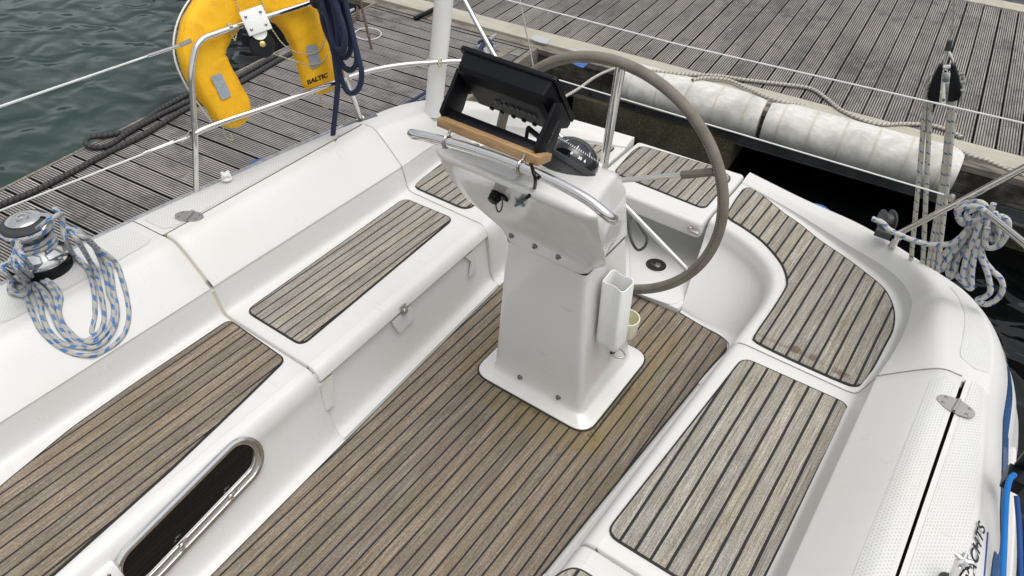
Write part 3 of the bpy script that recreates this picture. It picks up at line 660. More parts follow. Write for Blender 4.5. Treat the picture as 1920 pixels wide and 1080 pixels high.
def teak_panel(name, outline, z, parent, mat, rad=0.05, border=0.007, rounded=False):
    P = outline if rounded else round_poly([(p[0], p[1], 0) for p in outline], rad)
    P = [V3((p[0], p[1], z - 0.004)) for p in P]
    mb = MB(); prism(mb, P, (0, 0, 0.006), 0); Q = [V3((q[0], q[1], z + 0.0005)) for q in inset(P, border)]
    prism(mb, Q, (0, 0, 0.004), 1); return mb.build(name, [CAULK, mat], parent, smooth=False)
GUT = simple('dark_gutter', (.035, .031, .026), .8)  # near-black brown, lines the port gutter only
LINE = simple('joint_line', (.30, .285, .24), .8)
KL, KR = side_keys(YS, -1), side_keys(YS, 1)
T_LIP, T_OUT = 4.4, 15.1
YC1, YC2 = 1.203, 2.346                                           # the two cuts across the seats
RUSTC = (0.10, 0.045, 0.026)
for sg, K, sn in ((-1, KL, 'starboard'), (1, KR, 'port')):
    # forward seat with coaming and side deck in one moulding
    fs = loft('forward_seat', K, ymap(YS, -1.15), ymap(YS, YC1 - .013), 0, 18, GEL, boat, 5, 5, ends=True)
    ww = loft('locker_front', K, ymap(YS, YC1 - .007), ymap(YS, YC2 + .01), 0, 4.7, GEL, boat, 6, 5, dx=sg * 0.014)
    lid = loft('locker_lid', K, ymap(YS, YC1 + .010), ymap(YS, YC2 + .0005), 4.05, 15.25, GEL, boat, 6, 5, starts=True, ends=True)
    # deck outboard of the lid
    dl = loft('side_deck', K, ymap(YS, YC1 - .007), ymap(YS, YC2 + .006), 15.46, 18, GEL, boat, 6, 5)
    mb = MB(); r0 = sample(K, np.linspace(ymap(YS, YC1), ymap(YS, YC2), 20), [15.0, 15.46]); G = np.stack([r0[:, 0] - [0, 0, .05], r0[:, 1] - [0, 0, .05], r0[:, 1]], 1); add_grid(mb, G)
    mb.build('gutter', GUT if sg > 0 else CREAM, boat)
    # drip channel under the cuts
    for yc in (YC1, YC2):
        g = sample(K, [ymap(YS, yc - .03), ymap(YS, yc + .03)], np.linspace(3.6, 15.4, 60)); nn = g.copy()
        g[:, :, 2] -= 0.022; g[:, :12, 0] += sg * 0.02; mb = MB(); add_grid(mb, g); mb.build('drip_channel', CREAM, boat)
    jl = sample(K, [ymap(YS, YC2 + .004)], np.linspace(4.2 if sg < 0 else 4.9, 15.2, 90))[0]
    mb = MB(); tube(mb, [p + V3((0, 0, .0006)) for p in jl], .0013 if sg < 0 else .0022, 6); mb.build('joint_line', LINE, boat)
    # hull topside
    hl = loft('topside', K, ymap(YS, -1.15), ymap(YS, 2.36), 18, 23, GEL, boat, 4, 5)
    # moulded non-skid
    if sg < 0:
        patch('grip_patch', K, ymap(YS, YC1 + .02), ymap(YS, 2.33), lambda f: 15.65, lambda f: 17.2, GRIP, dl, n=30, m=6, rnd=.05, slen=1.1)
        patch('grip_patch', K, ymap(YS, .55), ymap(YS, YC1 - .05), lambda f: 15.3, lambda f: 17.2, GRIP, fs, n=24, m=8, rnd=.06, slen=.6)
        patch('grip_patch', K, ymap(YS, -.5), ymap(YS, .50), lambda f: 14.6, lambda f: 17.2, GRIP, fs, n=24, m=8, rnd=.06, slen=1.)
        tr = [cr1(cr1(K, ymap(YS, y)), 17.85) + V3((0, 0, .008)) for y in np.linspace(-1, 2.30, 24)]
        mb = MB(); tube(mb, tr, 0.013, 8, flat=0.8); mb.build('toe_rail', GALV, boat)
    else:
        patch('grip_patch', K, ymap(YS, YC1 + .03), ymap(YS, YC2 - .03), lambda f: 13.9 + .1 * f, lambda f: 15.02, GRIP, lid, n=40, m=6, rnd=.03, slen=1.1)
        patch('grip_patch', K, ymap(YS, YC1 - .0), ymap(YS, 2.355), lambda f: 15.8, lambda f: 17.0, GRIP, dl, n=30, m=6, rnd=.001, slen=1.1)
    # blue stripe and rubbing strake on the topside
    if sg > 0:
        rows = []
        for y in np.linspace(0.3, 2.36, 120):
            j = 0.16 * math.exp(-((y - 1.86) / 0.07) ** 2)
            a, b = 19.55 + j * 2.2 - (0.35 if y < 1.8 else 0), 20.3 + j * 1.6 - (0.35 if y < 1.8 else 0)
            row = cr1(K, ymap(YS, y)); rows.append([cr1(row, t) + V3((.0025, 0, .002)) for t in np.linspace(a, b, 4)])
        mb = MB(); add_grid(mb, np.array(rows)); mb.build('blue_stripe', BLUE, hl)
        mb = MB(); rows = []
        for y in np.linspace(0.3, 2.36, 60):
            row = cr1(K, ymap(YS, y)); rows.append(cr1(row, 20.75) + V3((.004, 0, 0)))
        tube(mb, rows, 0.012, 8); mb.build('rubbing_strake', GEL, hl)

# -------- stern moulding, turning round each quarter
def stern_keys(side):
    F = [(.541, 2.352), (.557, 2.50), (.567, 2.61), (.553, 2.665), (.50, 2.69), (.40, 2.70), (.30, 2.715)]
    E = [(.622, 2.352), (.631, 2.53), (.633, 2.68), (.612, 2.80), (.556, 2.90), (.44, 2.985), (.30, 3.04)]
    O = [(1.14, 2.352), (1.172, 2.60), (1.172, 2.80), (1.150, 2.96), (1.04, 3.11), (.80, 3.235), (.50, 3.375)]
    T = [(1.305, 2.352, .592), (1.262, 2.62, .572), (1.235, 2.83, .545), (1.185, 2.99, .505), (1.08, 3.13, .46), (.86, 3.255, .41), (.53, 3.405, .365)]
    Dk = [(1.502, 2.352, .575), (1.485, 2.62, .56), (1.435, 2.82, .54), (1.34, 2.99, .51), (1.17, 3.13, .475), (.86, 3.345, .42), (.53, 3.475, .37)]
    xe = .205 if side > 0 else .452
    F.append((xe + .07, 2.72)); E.append((xe, 3.055)); O.append((xe, 3.475 if side > 0 else 3.40)); T.append((xe, 3.53 if side > 0 else 3.44, .345 if side > 0 else .355)); Dk.append((xe, 3.585 if side > 0 else 3.50, .345 if side > 0 else .36))
    if side < 0: F = [f for i, f in enumerate(F) if i != 6]; E = [f for i, f in enumerate(E) if i != 6]; O = [f for i, f in enumerate(O) if i != 6]; T = [f for i, f in enumerate(T) if i != 6]; Dk = [f for i, f in enumerate(Dk) if i != 6]
    K = []
    for f, e, o, t, d in zip(F, E, O, T, Dk):
        f, e, o = V3((*f, 0)), V3((*e, 0)), V3((*o, 0)); t, d = V3(t), V3(d); t2, d2 = V3((t[0], t[1], 0)), V3((d[0], d[1], 0))
        u = unit(o - e); w_ = unit(e - f); n = unit(d2 - o); h = t[2] - .33; Zv = lambda z: V3((0, 0, z))
        row = [f + Zv(.004), f + .015 * w_ + Zv(.008), f + .05 * w_ + Zv(.04), f + (e - f) * .85 + Zv(.20), e - .002 * u + Zv(.275), e + .02 * u + Zv(.318), e + .055 * u + Zv(.33), e + .10 * u + Zv(.33),
               o - .09 * u + Zv(.33), o - .04 * u + Zv(.3305), o - .006 * u + Zv(.33 + .05 * h), o + (t2 - o) * .07 + Zv(.33 + .20 * h), o + (t2 - o) * .165 + Zv(.33 + .455 * h), o + (t2 - o) * .24 + Zv(.33 + .535 * h), t]
        for k, q in ((.36, .35), (.62, .6), (.88, .85)):
            row.append(t + (d - t) * k + Zv(.018 * math.sin(k * 3.0) * min(1, h * 5)))
        row.append(d)
        fl_ = min(1, max(0.15, (d[0] - .45) / .8))
        for off, z in ((.045, -.04), (.10, -.12), (.16, -.215), (.22, -.48), (.05, -1.4)): row.append(V3((d[0], d[1], 0)) + n * off * fl_ + Zv(d[2] + z))
        K.append([(side * p[0], p[1], p[2]) for p in row])
    return np.array(K)
SR, SL = stern_keys(1), stern_keys(-1)
def stern_piece(K, name):
    sv = np.linspace(0, len(K) - 1, (len(K) - 1) * 8 + 1); tv = np.linspace(0, 18, 18 * 5 + 1)
    G = sample(K, sv, tv)
    last = G[-1].copy(); last[:, 2] = np.minimum(last[:, 2], 0.03); G = np.concatenate([G, [last]])
    G = skirt(G, True, 0); mb = MB(); add_grid(mb, G); o = mb.build(name, GEL, boat, angle=55)
    mb = MB(); add_grid(mb, sample(K, sv, np.linspace(18, 23, 26))); mb.build('stern_topside', GEL, boat)
    return o
stR = stern_piece(SR, 'stern_seat'); stL = stern_piece(SL, 'stern_seat')
patch('grip_patch', SR, 0.35, 2.95, lambda f: 15.15 + .3 * math.sin(f * 3), lambda f: 17.3 - .6 * f, GRIP, stR, n=30, m=6, rnd=.05, slen=.7)
rows = [[cr1(cr1(SR, s_), t) + V3((.002, .002, .002)) for t in np.linspace(19.55, 20.25 - .25 * s_ / 3, 4)] for s_ in np.linspace(0, 2.9, 30)]
mb = MB(); add_grid(mb, np.array(rows)); mb.build('blue_stripe', BLUE, stR)
# transom floor, hole, back step
mb = MB(); OUT = round_poly([(-.52, 2.70, 0), (.27, 2.70, 0), (.27, 3.60, 0), (-.52, 3.60, 0)], 0.02)
prism(mb, [(p[0], p[1], 0.002) for p in OUT], (0, 0, 0.035)); tf = mb.build('transom_floor', GEL, boat, bevel=0.006)
p_ = round_poly([az(1182, 545, .04), az(1258, 572, .04), az(1286, 560, .04), az(1320, 445, .04), az(1180, 400, .04)], .03)
mb = MB(); prism(mb, [(q[0], q[1], .034) for q in p_], (0, 0, .007)); mb.build('hatch_panel', GEL, tf, bevel=0.002)
hc = az(1230, 497, .042); mb = MB(); lathe(mb, [(.060, 0), (.060, .003), (.055, .004), (.053, .0012)], (hc[0], hc[1], .041), None, 28); mb.build('drain_rim', GEL, tf)
mb = MB(); lathe(mb, [(.0525, 0), (.0525, .002)], (hc[0], hc[1], .0415), None, 28); mb.build('drain_hole', CAULK, tf)
mb = MB(); lathe(mb, [(.018, 0), (.014, .006), (.004, .008)], (hc[0] + .008, hc[1] + .004, .0435), None, 14); box(mb, (hc[0] - .015, hc[1] - .01, .045), (.02, .01, .006)); mb.build('drain_fitting', STEELD, tf)
mb = MB(); box(mb, (-.125, 3.575, .065), (.80, .05, .06)); mb.build('transom_step', GEL, boat, bevel=0.01)
for q, s_ in (((1394, 0), .3),): pass
mb = MB(); sp = ax(1302, 435, .17); box(mb, sp, (.05, .03, .02)); box(mb, sp + V3((-.03, .01, .0)), (.02, .02, .03)); mb.build('seat_catch', STEELD, boat, bevel=.003)
# helm seat
mb = MB(); hs = round_poly([(-.440, 3.005, 0), (.190, 3.005, 0), (.190, 3.575, 0), (-.440, 3.53, 0)], .03)
prism(mb, [(p[0], p[1], .235) for p in hs], (0, 0, .096)); hseat = mb.build('helm_seat', GEL, boat, bevel=0.028, segs=5)
# transom face
mb = MB(); prism(mb, [(-.46, 3.60, -1.3), (.22, 3.60, -1.3), (.22, 3.62, .0), (-.46, 3.62, .0)], (0, .04, 0)); mb.build('transom', GEL, boat)

# -------- cockpit sole
sole = []
for y in np.linspace(-1.2, 2.50, 16): sole.append((fY(y) + .003, y))
sole += [(.565, 2.62), (.545, 2.66), (.50, 2.683), (.40, 2.697), (.258, 2.715), (.107, 2.723), (0, 2.725)]
outl = [(x, y, 0) for x, y in sole] + [(-x, y, 0) for x, y in sole[::-1][1:]]
PP = 0.04875; OFF = az(1002.08, 1080, 0)[0] % PP
ALG = (0.20, 0.145, 0.028)
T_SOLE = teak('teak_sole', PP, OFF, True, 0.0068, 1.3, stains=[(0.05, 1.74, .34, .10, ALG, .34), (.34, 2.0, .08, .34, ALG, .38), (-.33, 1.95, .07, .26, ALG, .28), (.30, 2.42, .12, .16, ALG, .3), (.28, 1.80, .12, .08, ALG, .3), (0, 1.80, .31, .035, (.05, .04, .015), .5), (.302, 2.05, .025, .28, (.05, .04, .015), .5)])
mb = MB(); prism(mb, [(p[0] * 1.04, p[1] + (.03 if p[1] > 2.6 else 0), -.03) for p in outl], (0, 0, .024)); so_ = mb.build('cockpit_sole', GEL, boat, smooth=False)
teak_panel('teak_panel', outl, 0.003, so_, T_SOLE, border=.006, rounded=True)
# -------- seat panels
T_FWD = teak('teak_forward', .0425, .012, False, .006, 4.1)
T_FWDW = teak('teak_forward_seat', .0465, .012, True, .0062, 4.7)
T_LID = teak('teak_lid', .0437, -.8 % .0437, False, .0060, 9.4)
q = [az(1130, 1000, .334), az(1405, 660, .334), az(1592, 765, .334)]
T_PLID = teak('teak_port_lid', .0545, .642, False, .0090, 15.7)
T_PAFT = teak('teak_port_stern', .0545, .73, False, .0086, 23.2, stains=[(.86, 2.44, .030, .034, RUSTC, .75), (.93, 2.44, .024, .026, RUSTC, .7), (1.05, 2.42, .04, .022, RUSTC, .7), (.97, 2.72, .022, .022, (.20, .11, .07), .4), (.83, 2.43, .2, .012, RUSTC, .35)])
T_HELM = teak('teak_helm', .0545, .10, False, .0078, 31.9)
T_SAFT = teak('teak_starboard_stern', .0500, -.85 % .05, False, .0074, 41.0)
fwd = [o for o in boat.children if o.name.startswith('forward_seat')]; lids = [o for o in boat.children if o.name.startswith('locker_lid')]
ZS = 0.3335
teak_panel('teak_panel', [(-1.088, 1.192), (-1.09, .75), (-1.083, .5), (-1.045, .23), (-.93, -.2), (-.86, -.9), (-.58, -.9), (-.617, .17), (-.655, .6), (-.70, .95), (-.733, 1.178)][::-1], ZS, fwd[0], T_FWDW, .035)
p_ = [az(x, y, ZS)[:2] for x, y in ((1076, 1043), (1102, 1050), (1150, 1085))]
teak_panel('teak_panel', [(.63, -.9), (p_[0][0] - .02, p_[0][1] - .1), (p_[0][0] + .015, 1.115), (1.04, 1.12), (1.04, -.9)], ZS, fwd[1], T_PLID, .05)
teak_panel('teak_panel', [(-1.075, 1.262), (-.74, 1.262), (-.795, 2.30), (-1.10, 2.285)], ZS, lids[0], T_LID, .045)
teak_panel('teak_panel', [(.642, 1.262), (.70, 2.275), (1.128, 2.285), (1.122, 1.70), (1.116, 1.262)], ZS, lids[1], T_PLID, .05)
out = [az(x, y, ZS) for x, y in ((1413, 630), (1447, 580), (1470, 543), (1474, 527), (1468, 503), (1453, 480), (1427, 452), (1393, 427), (1363, 407), (1370, 388), (1385, 365), (1397, 353), (1418, 357), (1467, 397), (1500, 420), (1537, 450), (1577, 477), (1615, 505), (1650, 533), (1668, 556), (1678, 587), (1675, 620), (1660, 650), (1643, 683), (1626, 712), (1617, 722), (1600, 725), (1560, 710), (1480, 674), (1427, 648), (1415, 640))]
P = [V3(p) for p in out]; Pc = catmull([(p[0], p[1], 0) for p in P], 3, True)
teak_panel('teak_panel', [(p[0], p[1], 0) for p in Pc], ZS, stR, T_PAFT, rounded=True, border=.008)
teak_panel('teak_panel', [(-.385, 3.14), (.15, 3.13), (.145, 3.50), (.03, 3.54), (-.40, 3.487), (-.41, 3.40)], ZS, hseat, T_HELM, .045)
teak_panel('teak_panel', [(-.785, 2.39), (-1.15, 2.385), (-1.16, 2.72), (-1.12, 2.90), (-.98, 3.06), (-.67, 3.33), (-.50, 3.40), (-.50, 3.16), (-.63, 3.02), (-.74, 2.86), (-.785, 2.65)][::-1], ZS, stL, T_SAFT, .06)

# -------- starboard locker front details: notches, latch, port window
lf = [o for o in boat.children if o.name.startswith('locker_front')][0]
def wallp(Y, z):                                                  # point on the starboard cockpit wall
    K = KL; row = cr1(K, ymap(YS, Y)); ts = np.linspace(2, 4.6, 40); pts = np.array([cr1(row, t) for t in ts]); i = np.argmin(abs(pts[:, 2] - z)); return pts[i] + V3((.0, 0, 0))
wall_n = unit((0.94, -0.05, 0.33))
def wpl(px, py, off=.004):
    q = V3(ax(px, py, -.60))
    for _ in range(6): w__ = wallp(float(np.clip(q[1], .1, 2.34)), float(np.clip(q[2], .05, .262))); q = V3(ax(px, py, w__[0] - .014 + off))
    return q
def facet(pts, mat, off=.006):
    mb = MB(); P = [wpl(x, y, off) for x, y in pts]; P = [V3((p[0], p[1], min(p[2], .266))) for p in P]; prism(mb, P, V3((-.012, 0, -.004))); return mb.build('finger_recess', mat, lf, smooth=False)
SHADE = simple('shaded_unpolished_gelcoat', (.60, .59, .54), .6)  # unpolished beige with the shade of the recess side put into it
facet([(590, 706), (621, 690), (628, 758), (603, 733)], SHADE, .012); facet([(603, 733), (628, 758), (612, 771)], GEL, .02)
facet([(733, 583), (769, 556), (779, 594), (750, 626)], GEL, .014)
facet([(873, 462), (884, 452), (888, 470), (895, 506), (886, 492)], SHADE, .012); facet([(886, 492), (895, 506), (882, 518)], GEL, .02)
lc = wallp(1.705, .275) + V3((.006, 0, 0.008)); mb = MB(); Rw = frame((0.96, 0, .28), (0, 1, 0))
box(mb, lc, (.034, .046, .004), Rw); lathe(mb, [(.013, 0), (.013, .008), (.008, .011)], lc + V3((.003, 0, -.004)), Rw, 14); box(mb, lc + V3((.007, .006, .009)), (.009, .016, .010), Rw)
mb.build('latch', STEELD, lids[0], bevel=.001)
# dark seam under the lid lip
mb = MB(); tube(mb, [wallp(y, .2755) + V3((-.002, 0, 0)) for y in np.linspace(1.22, 2.33, 20)], .0016, 6); mb.build('lid_seam', LINE, lf)

# cabin port window in the starboard seat front
w0 = wallp(.6, .05); w1 = wallp(.6, .26); w2 = wallp(.9, .15); w3 = wallp(.3, .15)
nw = unit(np.cross(w2 - w3, w1 - w0)); nw = nw if nw[0] > 0 else -nw; pw = (w0 + w1) / 2 + nw * .004
pwin = empty('port_window', tuple(pw)); pwin.parent = boat; pwin.location = Vector(pw) - boat.location
wa, wb_ = V3(apl(450, 869, pw, nw)), V3(apl(268, 1056, pw, nw)); lx = unit(wa - wb_); ly = unit(np.cross(nw, lx)); ly = ly if ly[2] > 0 else -ly
Ro_ = .5 * abs((V3(apl(333, 937, pw, nw)) - V3(apl(398, 992, pw, nw))) @ ly)
def stadium(r, up=0.0, n=24):
    ang = np.linspace(-math.pi / 2, math.pi / 2, n); P = [wa + ly * (up + r * math.sin(a)) + lx * r * math.cos(a) for a in ang]
    P += [wa + (wb_ - wa) * t + ly * (up + r) for t in np.linspace(0, 1, 26)[1:-1]]
    P += [wb_ + ly * (up - r * math.sin(a)) - lx * r * math.cos(a) for a in ang]
    P += [wb_ + (wa - wb_) * t + ly * (up - r) for t in np.linspace(0, 1, 26)[1:-1]]
    return P
def ring_at(P, off): return [p + nw * off for p in P]
RO, RI = stadium(Ro_), stadium(Ro_ * .60, Ro_ * .14)
mix = lambda a, b, t: [x + (y - x) * t for x, y in zip(a, b)]
rings = [ring_at(RO, .0), ring_at(mix(RO, RI, .06), .008), ring_at(mix(RO, RI, .38), .011), ring_at(mix(RO, RI, .45), .004), ring_at(mix(RO, RI, .6), .003), ring_at(mix(RO, RI, .72), .010), ring_at(mix(RO, RI, .9), .010), ring_at(RI, .001), ring_at(RI, -.012)]
G = np.array([r + [r[0]] for r in rings]); mb = MB(); add_grid(mb, G); mb.build('frame', STEEL, pwin, angle=45)
mb = MB(); mb.add(ring_at(RI, .0015), [tuple(range(len(RI)))]); mb.build('glass', GLASS, pwin, smooth=False)
for px, py in ((432, 930), (340, 1022)):
    c_ = apl(px, py, pw + nw * .012, nw); mb = MB(); Rn = frame(nw, (0, 1, 0)); lathe(mb, [(.011, 0), (.011, .008), (.006, .011)], c_, Rn, 14); box(mb, c_ + nw * .006 + V3((0, .014, .01)), (.022, .010, .008), Rn); mb.build('catch', STEEL, pwin, bevel=.001)
# small white holder at the bottom edge
c_ = apl(205, 1072, pw + nw * .01, nw); mb = MB(); Rn = frame(nw, (0, 1, 0)); box(mb, c_ + V3((0, -.035, -.02)), (.12, .08, .03), Rn); hb = mb.build('shelf_bracket', WHITEP, boat, bevel=.008)
mb = MB(); lathe(mb, [(.007, 0), (.006, .003), (.002, .004)], c_ + nw * .0155 + V3((0, -.01, .0)), Rn, 12); mb.build('screw', STAIN, hb)

# -------- hinges
def hinge(c, nrm, along, parent, rx, ry):
    R = frame(nrm, along); mb = MB(); c = V3(c)
    prism(mb, [c + R @ V3((rx * math.cos(a), ry * math.sin(a), 0)) for a in np.linspace(0, 2 * math.pi, 32, endpoint=False)], R @ V3((0, 0, .0035)))
    tube(mb, [c + R @ V3((0, -ry * .95, .006)), c + R @ V3((0, ry * .95, .006))], .0065, 10)
    o = mb.build('hinge', STEELD, parent, angle=30)
    for sx in (-1, 1):
        for sy in (-.45, .45): mb = MB(); lathe(mb, [(.006, 0), (.005, .0018), (.002, .0022)], c + R @ V3((sx * rx * .62, sy * ry, .0036)), R, 10); mb.build('hinge_screw', STAIN, parent)
    return o
hinge(V3(az(355, 406, .617)), (-.02, 0, 1), (1, .45, 0), lids[0], .062, .036)
hinge(V3(az(633, 263, .607)), (-.02, 0, 1), (1, .45, 0), lids[0], .058, .034)
hinge(V3(az(1792, 762, .620)), (-.02, 0, 1), (1, -.12, 0), lids[1], .060, .034)

# -------- steering pedestal
ped = empty('steering_pedestal', (0, 2.07, 0)); ped.parent = boat; ped.location = Vector((0, 2.07, 0)) - boat.location
CXP = -.010
def rrect(x0, x1, y0, y1, z, r, n=6):
    return round_poly([(x0, y0, z), (x1, y0, z), (x1, y1, z), (x0, y1, z)], r, n)
def rings_mesh(rings, capb=False, capt=True):
    mb = MB(); G = np.array([list(r) + [r[0]] for r in rings]); add_grid(mb, G)
    if capt: mb.add(rings[-1], [tuple(range(len(rings[-1])))])
    return mb
fx0, fx1, fy0, fy1 = -.295, .292, 1.795, 2.36
mb = MB(); prism(mb, [(p[0], p[1], .006) for p in rrect(fx0 - .007, fx1 + .007, fy0 - .007, fy1 + .007, 0, .085)], (0, 0, .0035)); mb.build('base_seal', CAULK, ped)
R_ = [rrect(fx0, fx1, fy0, fy1, .006, .08), rrect(fx0, fx1, fy0, fy1, .014, .08), rrect(fx0 + .006, fx1 - .006, fy0 + .006, fy1 - .006, .019, .078), rrect(-.245, .235, 1.845, 2.315, .023, .05), rrect(-.236, .226, 1.856, 2.302, .032, .04), rrect(-.231, .221, 1.861, 2.296, .05, .034)]
zt = .765
for f in (.2, .4, .6, .8, 1.0):
    z = .05 + (zt - .05) * f; R_.append(rrect(-.231 + .046 * f, .221 - .052 * f, 1.861 - .006 * f, 2.296 - .135 * f, z, .034 - .01 * f))
mb = rings_mesh(R_); mb.build('column', GELP, ped, angle=50)
mb = MB(); r_ = rrect(-.186, .170, 1.854, 2.162, 0, .024); prism(mb, [(p[0], p[1], zt - .001) for p in r_], (0, 0, .004)); mb.build('joint_seal', CAULK, ped)
# pod: scooped front leaning towards the companionway
def pod_ring(f):
    z = zt + .003 + f * .44
    hw = float(np.interp(f, [0, .06, .12, .19, .27, .38, .53, 1], [.178, .192, .215, .242, .264, .284, .296, .306])); yf = float(np.interp(f, [0, .07, .14, .22, .42, .65, .87, 1], [1.850, 1.846, 1.834, 1.808, 1.742, 1.680, 1.628, 1.603])); yb = 2.162 - .13 * f
    hb = .178 - .006 * f; zb = z if f < .55 else zt + .003 + (.55 + (f - .55) * .42) * .44
    sc_ = .045 * math.sin(min(1, max(0, (f - .05) / .95)) * math.pi) ** 0.8         # concave scoop depth
    pts = []
    # front edge left->right with scoop
    nf = 22
    for k in range(nf + 1):
        u = k / nf * 2 - 1; e = 1 - abs(u) ** 8
        rim = .020 * (1 if abs(u) > .9 else 0)
        y = yf + (sc_ * (1 - abs(u) ** 3.0)) + (.022 * (abs(u) ** 14))
        pts.append(V3((CXP + u * hw, y, z)))
    ns = 10
    for k in range(1, ns + 1):
        u = k / ns; x = hw + (hb - hw) * (u ** .7); y = (yf + .022) + (yb - yf - .022) * u; pts.append(V3((CXP + x, y, z + (zb - z) * u)))
    for k in range(1, 9):
        u = k / 9; pts.append(V3((CXP + hb - 2 * hb * u, yb, zb)))
    for k in range(0, ns):
        u = 1 - k / ns; x = hw + (hb - hw) * (u ** .7); y = (yf + .022) + (yb - yf - .022) * u; pts.append(V3((CXP - x, y, z + (zb - z) * u)))
    return pts
rg = [pod_ring(f) for f in np.linspace(0, 1, 24)]
top = rg[-1]; c_ = sum(top) / len(top)
G = [list(r) + [r[0]] for r in rg]
for k, dz in ((.985, .010), (.95, .016), (.85, .019), (.6, .019), (.3, .019), (.02, .019)): G.append([c_ + (p - c_) * k + V3((0, 0, dz)) for p in (top + [top[0]])])
mb = MB(); add_grid(mb, np.array(G)); pod = mb.build('instrument_pod', GELP, ped, angle=60)
def onpod(px, py, off=0.0):
    for Y_ in np.linspace(1.5, 1.95, 226):
        p = V3(ay(px, py, Y_)); f = (p[2] - zt - .003) / .44
        if f < 0 or f > 1: continue
        hw = float(np.interp(f, [0, .06, .12, .19, .27, .38, .53, 1], [.178, .192, .215, .242, .264, .284, .296, .306])); u = min(1, abs(p[0] - CXP) / hw)
        yf = float(np.interp(f, [0, .07, .14, .22, .42, .65, .87, 1], [1.850, 1.846, 1.834, 1.808, 1.742, 1.680, 1.628, 1.603])); sc_ = .045 * math.sin(min(1, max(0, (f - .05) / .95)) * math.pi) ** 0.8
        if Y_ >= yf + sc_ * (1 - u ** 3) - off: return p
    return V3(ay(px, py, 1.8))
def bolt(c, nrm, parent, r=.013):
    R = frame(nrm); mb = MB(); lathe(mb, [(r, 0), (r, .0025), (r * .68, .0035), (r * .68, .009), (r * .35, .010), (r * .35, .006)], c, R, 16); mb.build('bolt', STAIN, parent)
for p in ((975, 707), (1047, 745)): bolt(ay(*p, 1.8595), (0, -1, .0), ped)
for p in ((959, 441), (1003, 461), (1047, 481)): bolt(onpod(*p), (0, -1, -.1), pod, .012)
# socket with dangling cap, cable gland
def ayl(px, py, y): return V3(ay(px, py, y))
s0 = onpod(936, 363); mb = MB(); Rs = frame((0, -.86, -.35), (1, 0, 0)); box(mb, s0, (.062, .052, .008), Rs); mb2 = MB()
lathe(mb, [(.022, 0), (.022, .022), (.018, .026), (.019, .034), (.012, .036)], s0 + Rs @ V3((-.004, 0, .002)), Rs, 16); mb.build('power_socket', BLACKP, pod, bevel=.001)
tube_obj('cap_strap', [onpod(x, y, .03) for x, y in ((933, 372), (930, 385), (934, 397), (940, 392), (942, 378), (940, 368))], .0028, BLACKP, pod, 8, 6)
g0 = onpod(975, 377); mb = MB()
CLEARB = simple('bluish_clear_plastic', (.20, .34, .42), .25)
for dx_, dz_ in ((-.012, .010), (.012, -.006), (-.006, -.008), (.008, .008)): lathe(mb, [(.010, 0), (.010, .006), (.004, .009)], g0 + V3((dx_, 0, dz_)), Rs, 12)
mb.build('cable_gland', CLEARB, pod)
# panel step under the socket (small moulded ledge)
# winch-handle holder
zt_h = .70; ho = [(1128, 528), (1146, 506), (1153, 506), (1167, 517), (1184, 521), (1190, 528), (1188, 534), (1172, 549), (1164, 550), (1152, 538), (1134, 532)]
top = [V3(az(x, y, zt_h)) for x, y in ho]; mb = MB(); c_ = sum(top) / len(top)
top = [V3(p) for p in round_poly(top, .010, 3)]
dwn = V3((.010, .0, -.285)); n_ = len(top)
inn = [c_ + (p - c_) * .86 for p in top]
bot = [p + dwn for p in top]; low = [c_ + dwn + (p - c_) * .8 + V3((0, 0, -.03)) for p in top]
G = [[p + V3((0, 0, -.24)) for p in inn], [p + V3((0, 0, -.002)) for p in inn], [c_ + (p - c_) * .9 + V3((0, 0, .003)) for p in top], [c_ + (p - c_) * .97 + V3((0, 0, .003)) for p in top], top, bot, [c_ + dwn + (p - c_) * .95 + V3((0, 0, -.02)) for p in top], low]
add_grid(mb, np.array([list(g) + [g[0]] for g in G])); mb.add(low, [tuple(range(n_))]); mb.add(G[0], [tuple(range(n_))]); hh = mb.build('winch_handle_holder', WHITEP, ped, angle=50)
for p in ((1144, 511), (1132, 524)): q = V3(az(*p, zt_h - .02)); bolt(q, (1, .1, .2), hh, .008)
# cup holder
cc = V3(az(1176, 596, .44)); mb = MB(); lathe(mb, [(.001, -.09), (.040, -.09), (.048, -.07), (.052, 0), (.052, .004), (.047, .004), (.045, -.065), (.001, -.07)], cc, None, 28, cap=False); mb.build('cup_holder', CREAMP, ped)
# pad eye
pe = V3(ax(1150, 655, .212)); mb = MB(); box(mb, pe + V3((.004, .0, 0)), (.012, .055, .022), frame((1, 0, 0.1), (0, 0, 1))); mb.build('pad_eye_base', RUBBER, ped, bevel=.003)
tube_obj('pad_eye', [pe + V3(v) for v in ((.008, -.026, -.004), (.03, -.028, -.006), (.052, -.012, -.008), (.054, .006, -.006), (.034, .022, -.004), (.008, .024, 0))], .0048, STEELD, ped, 10, 5)
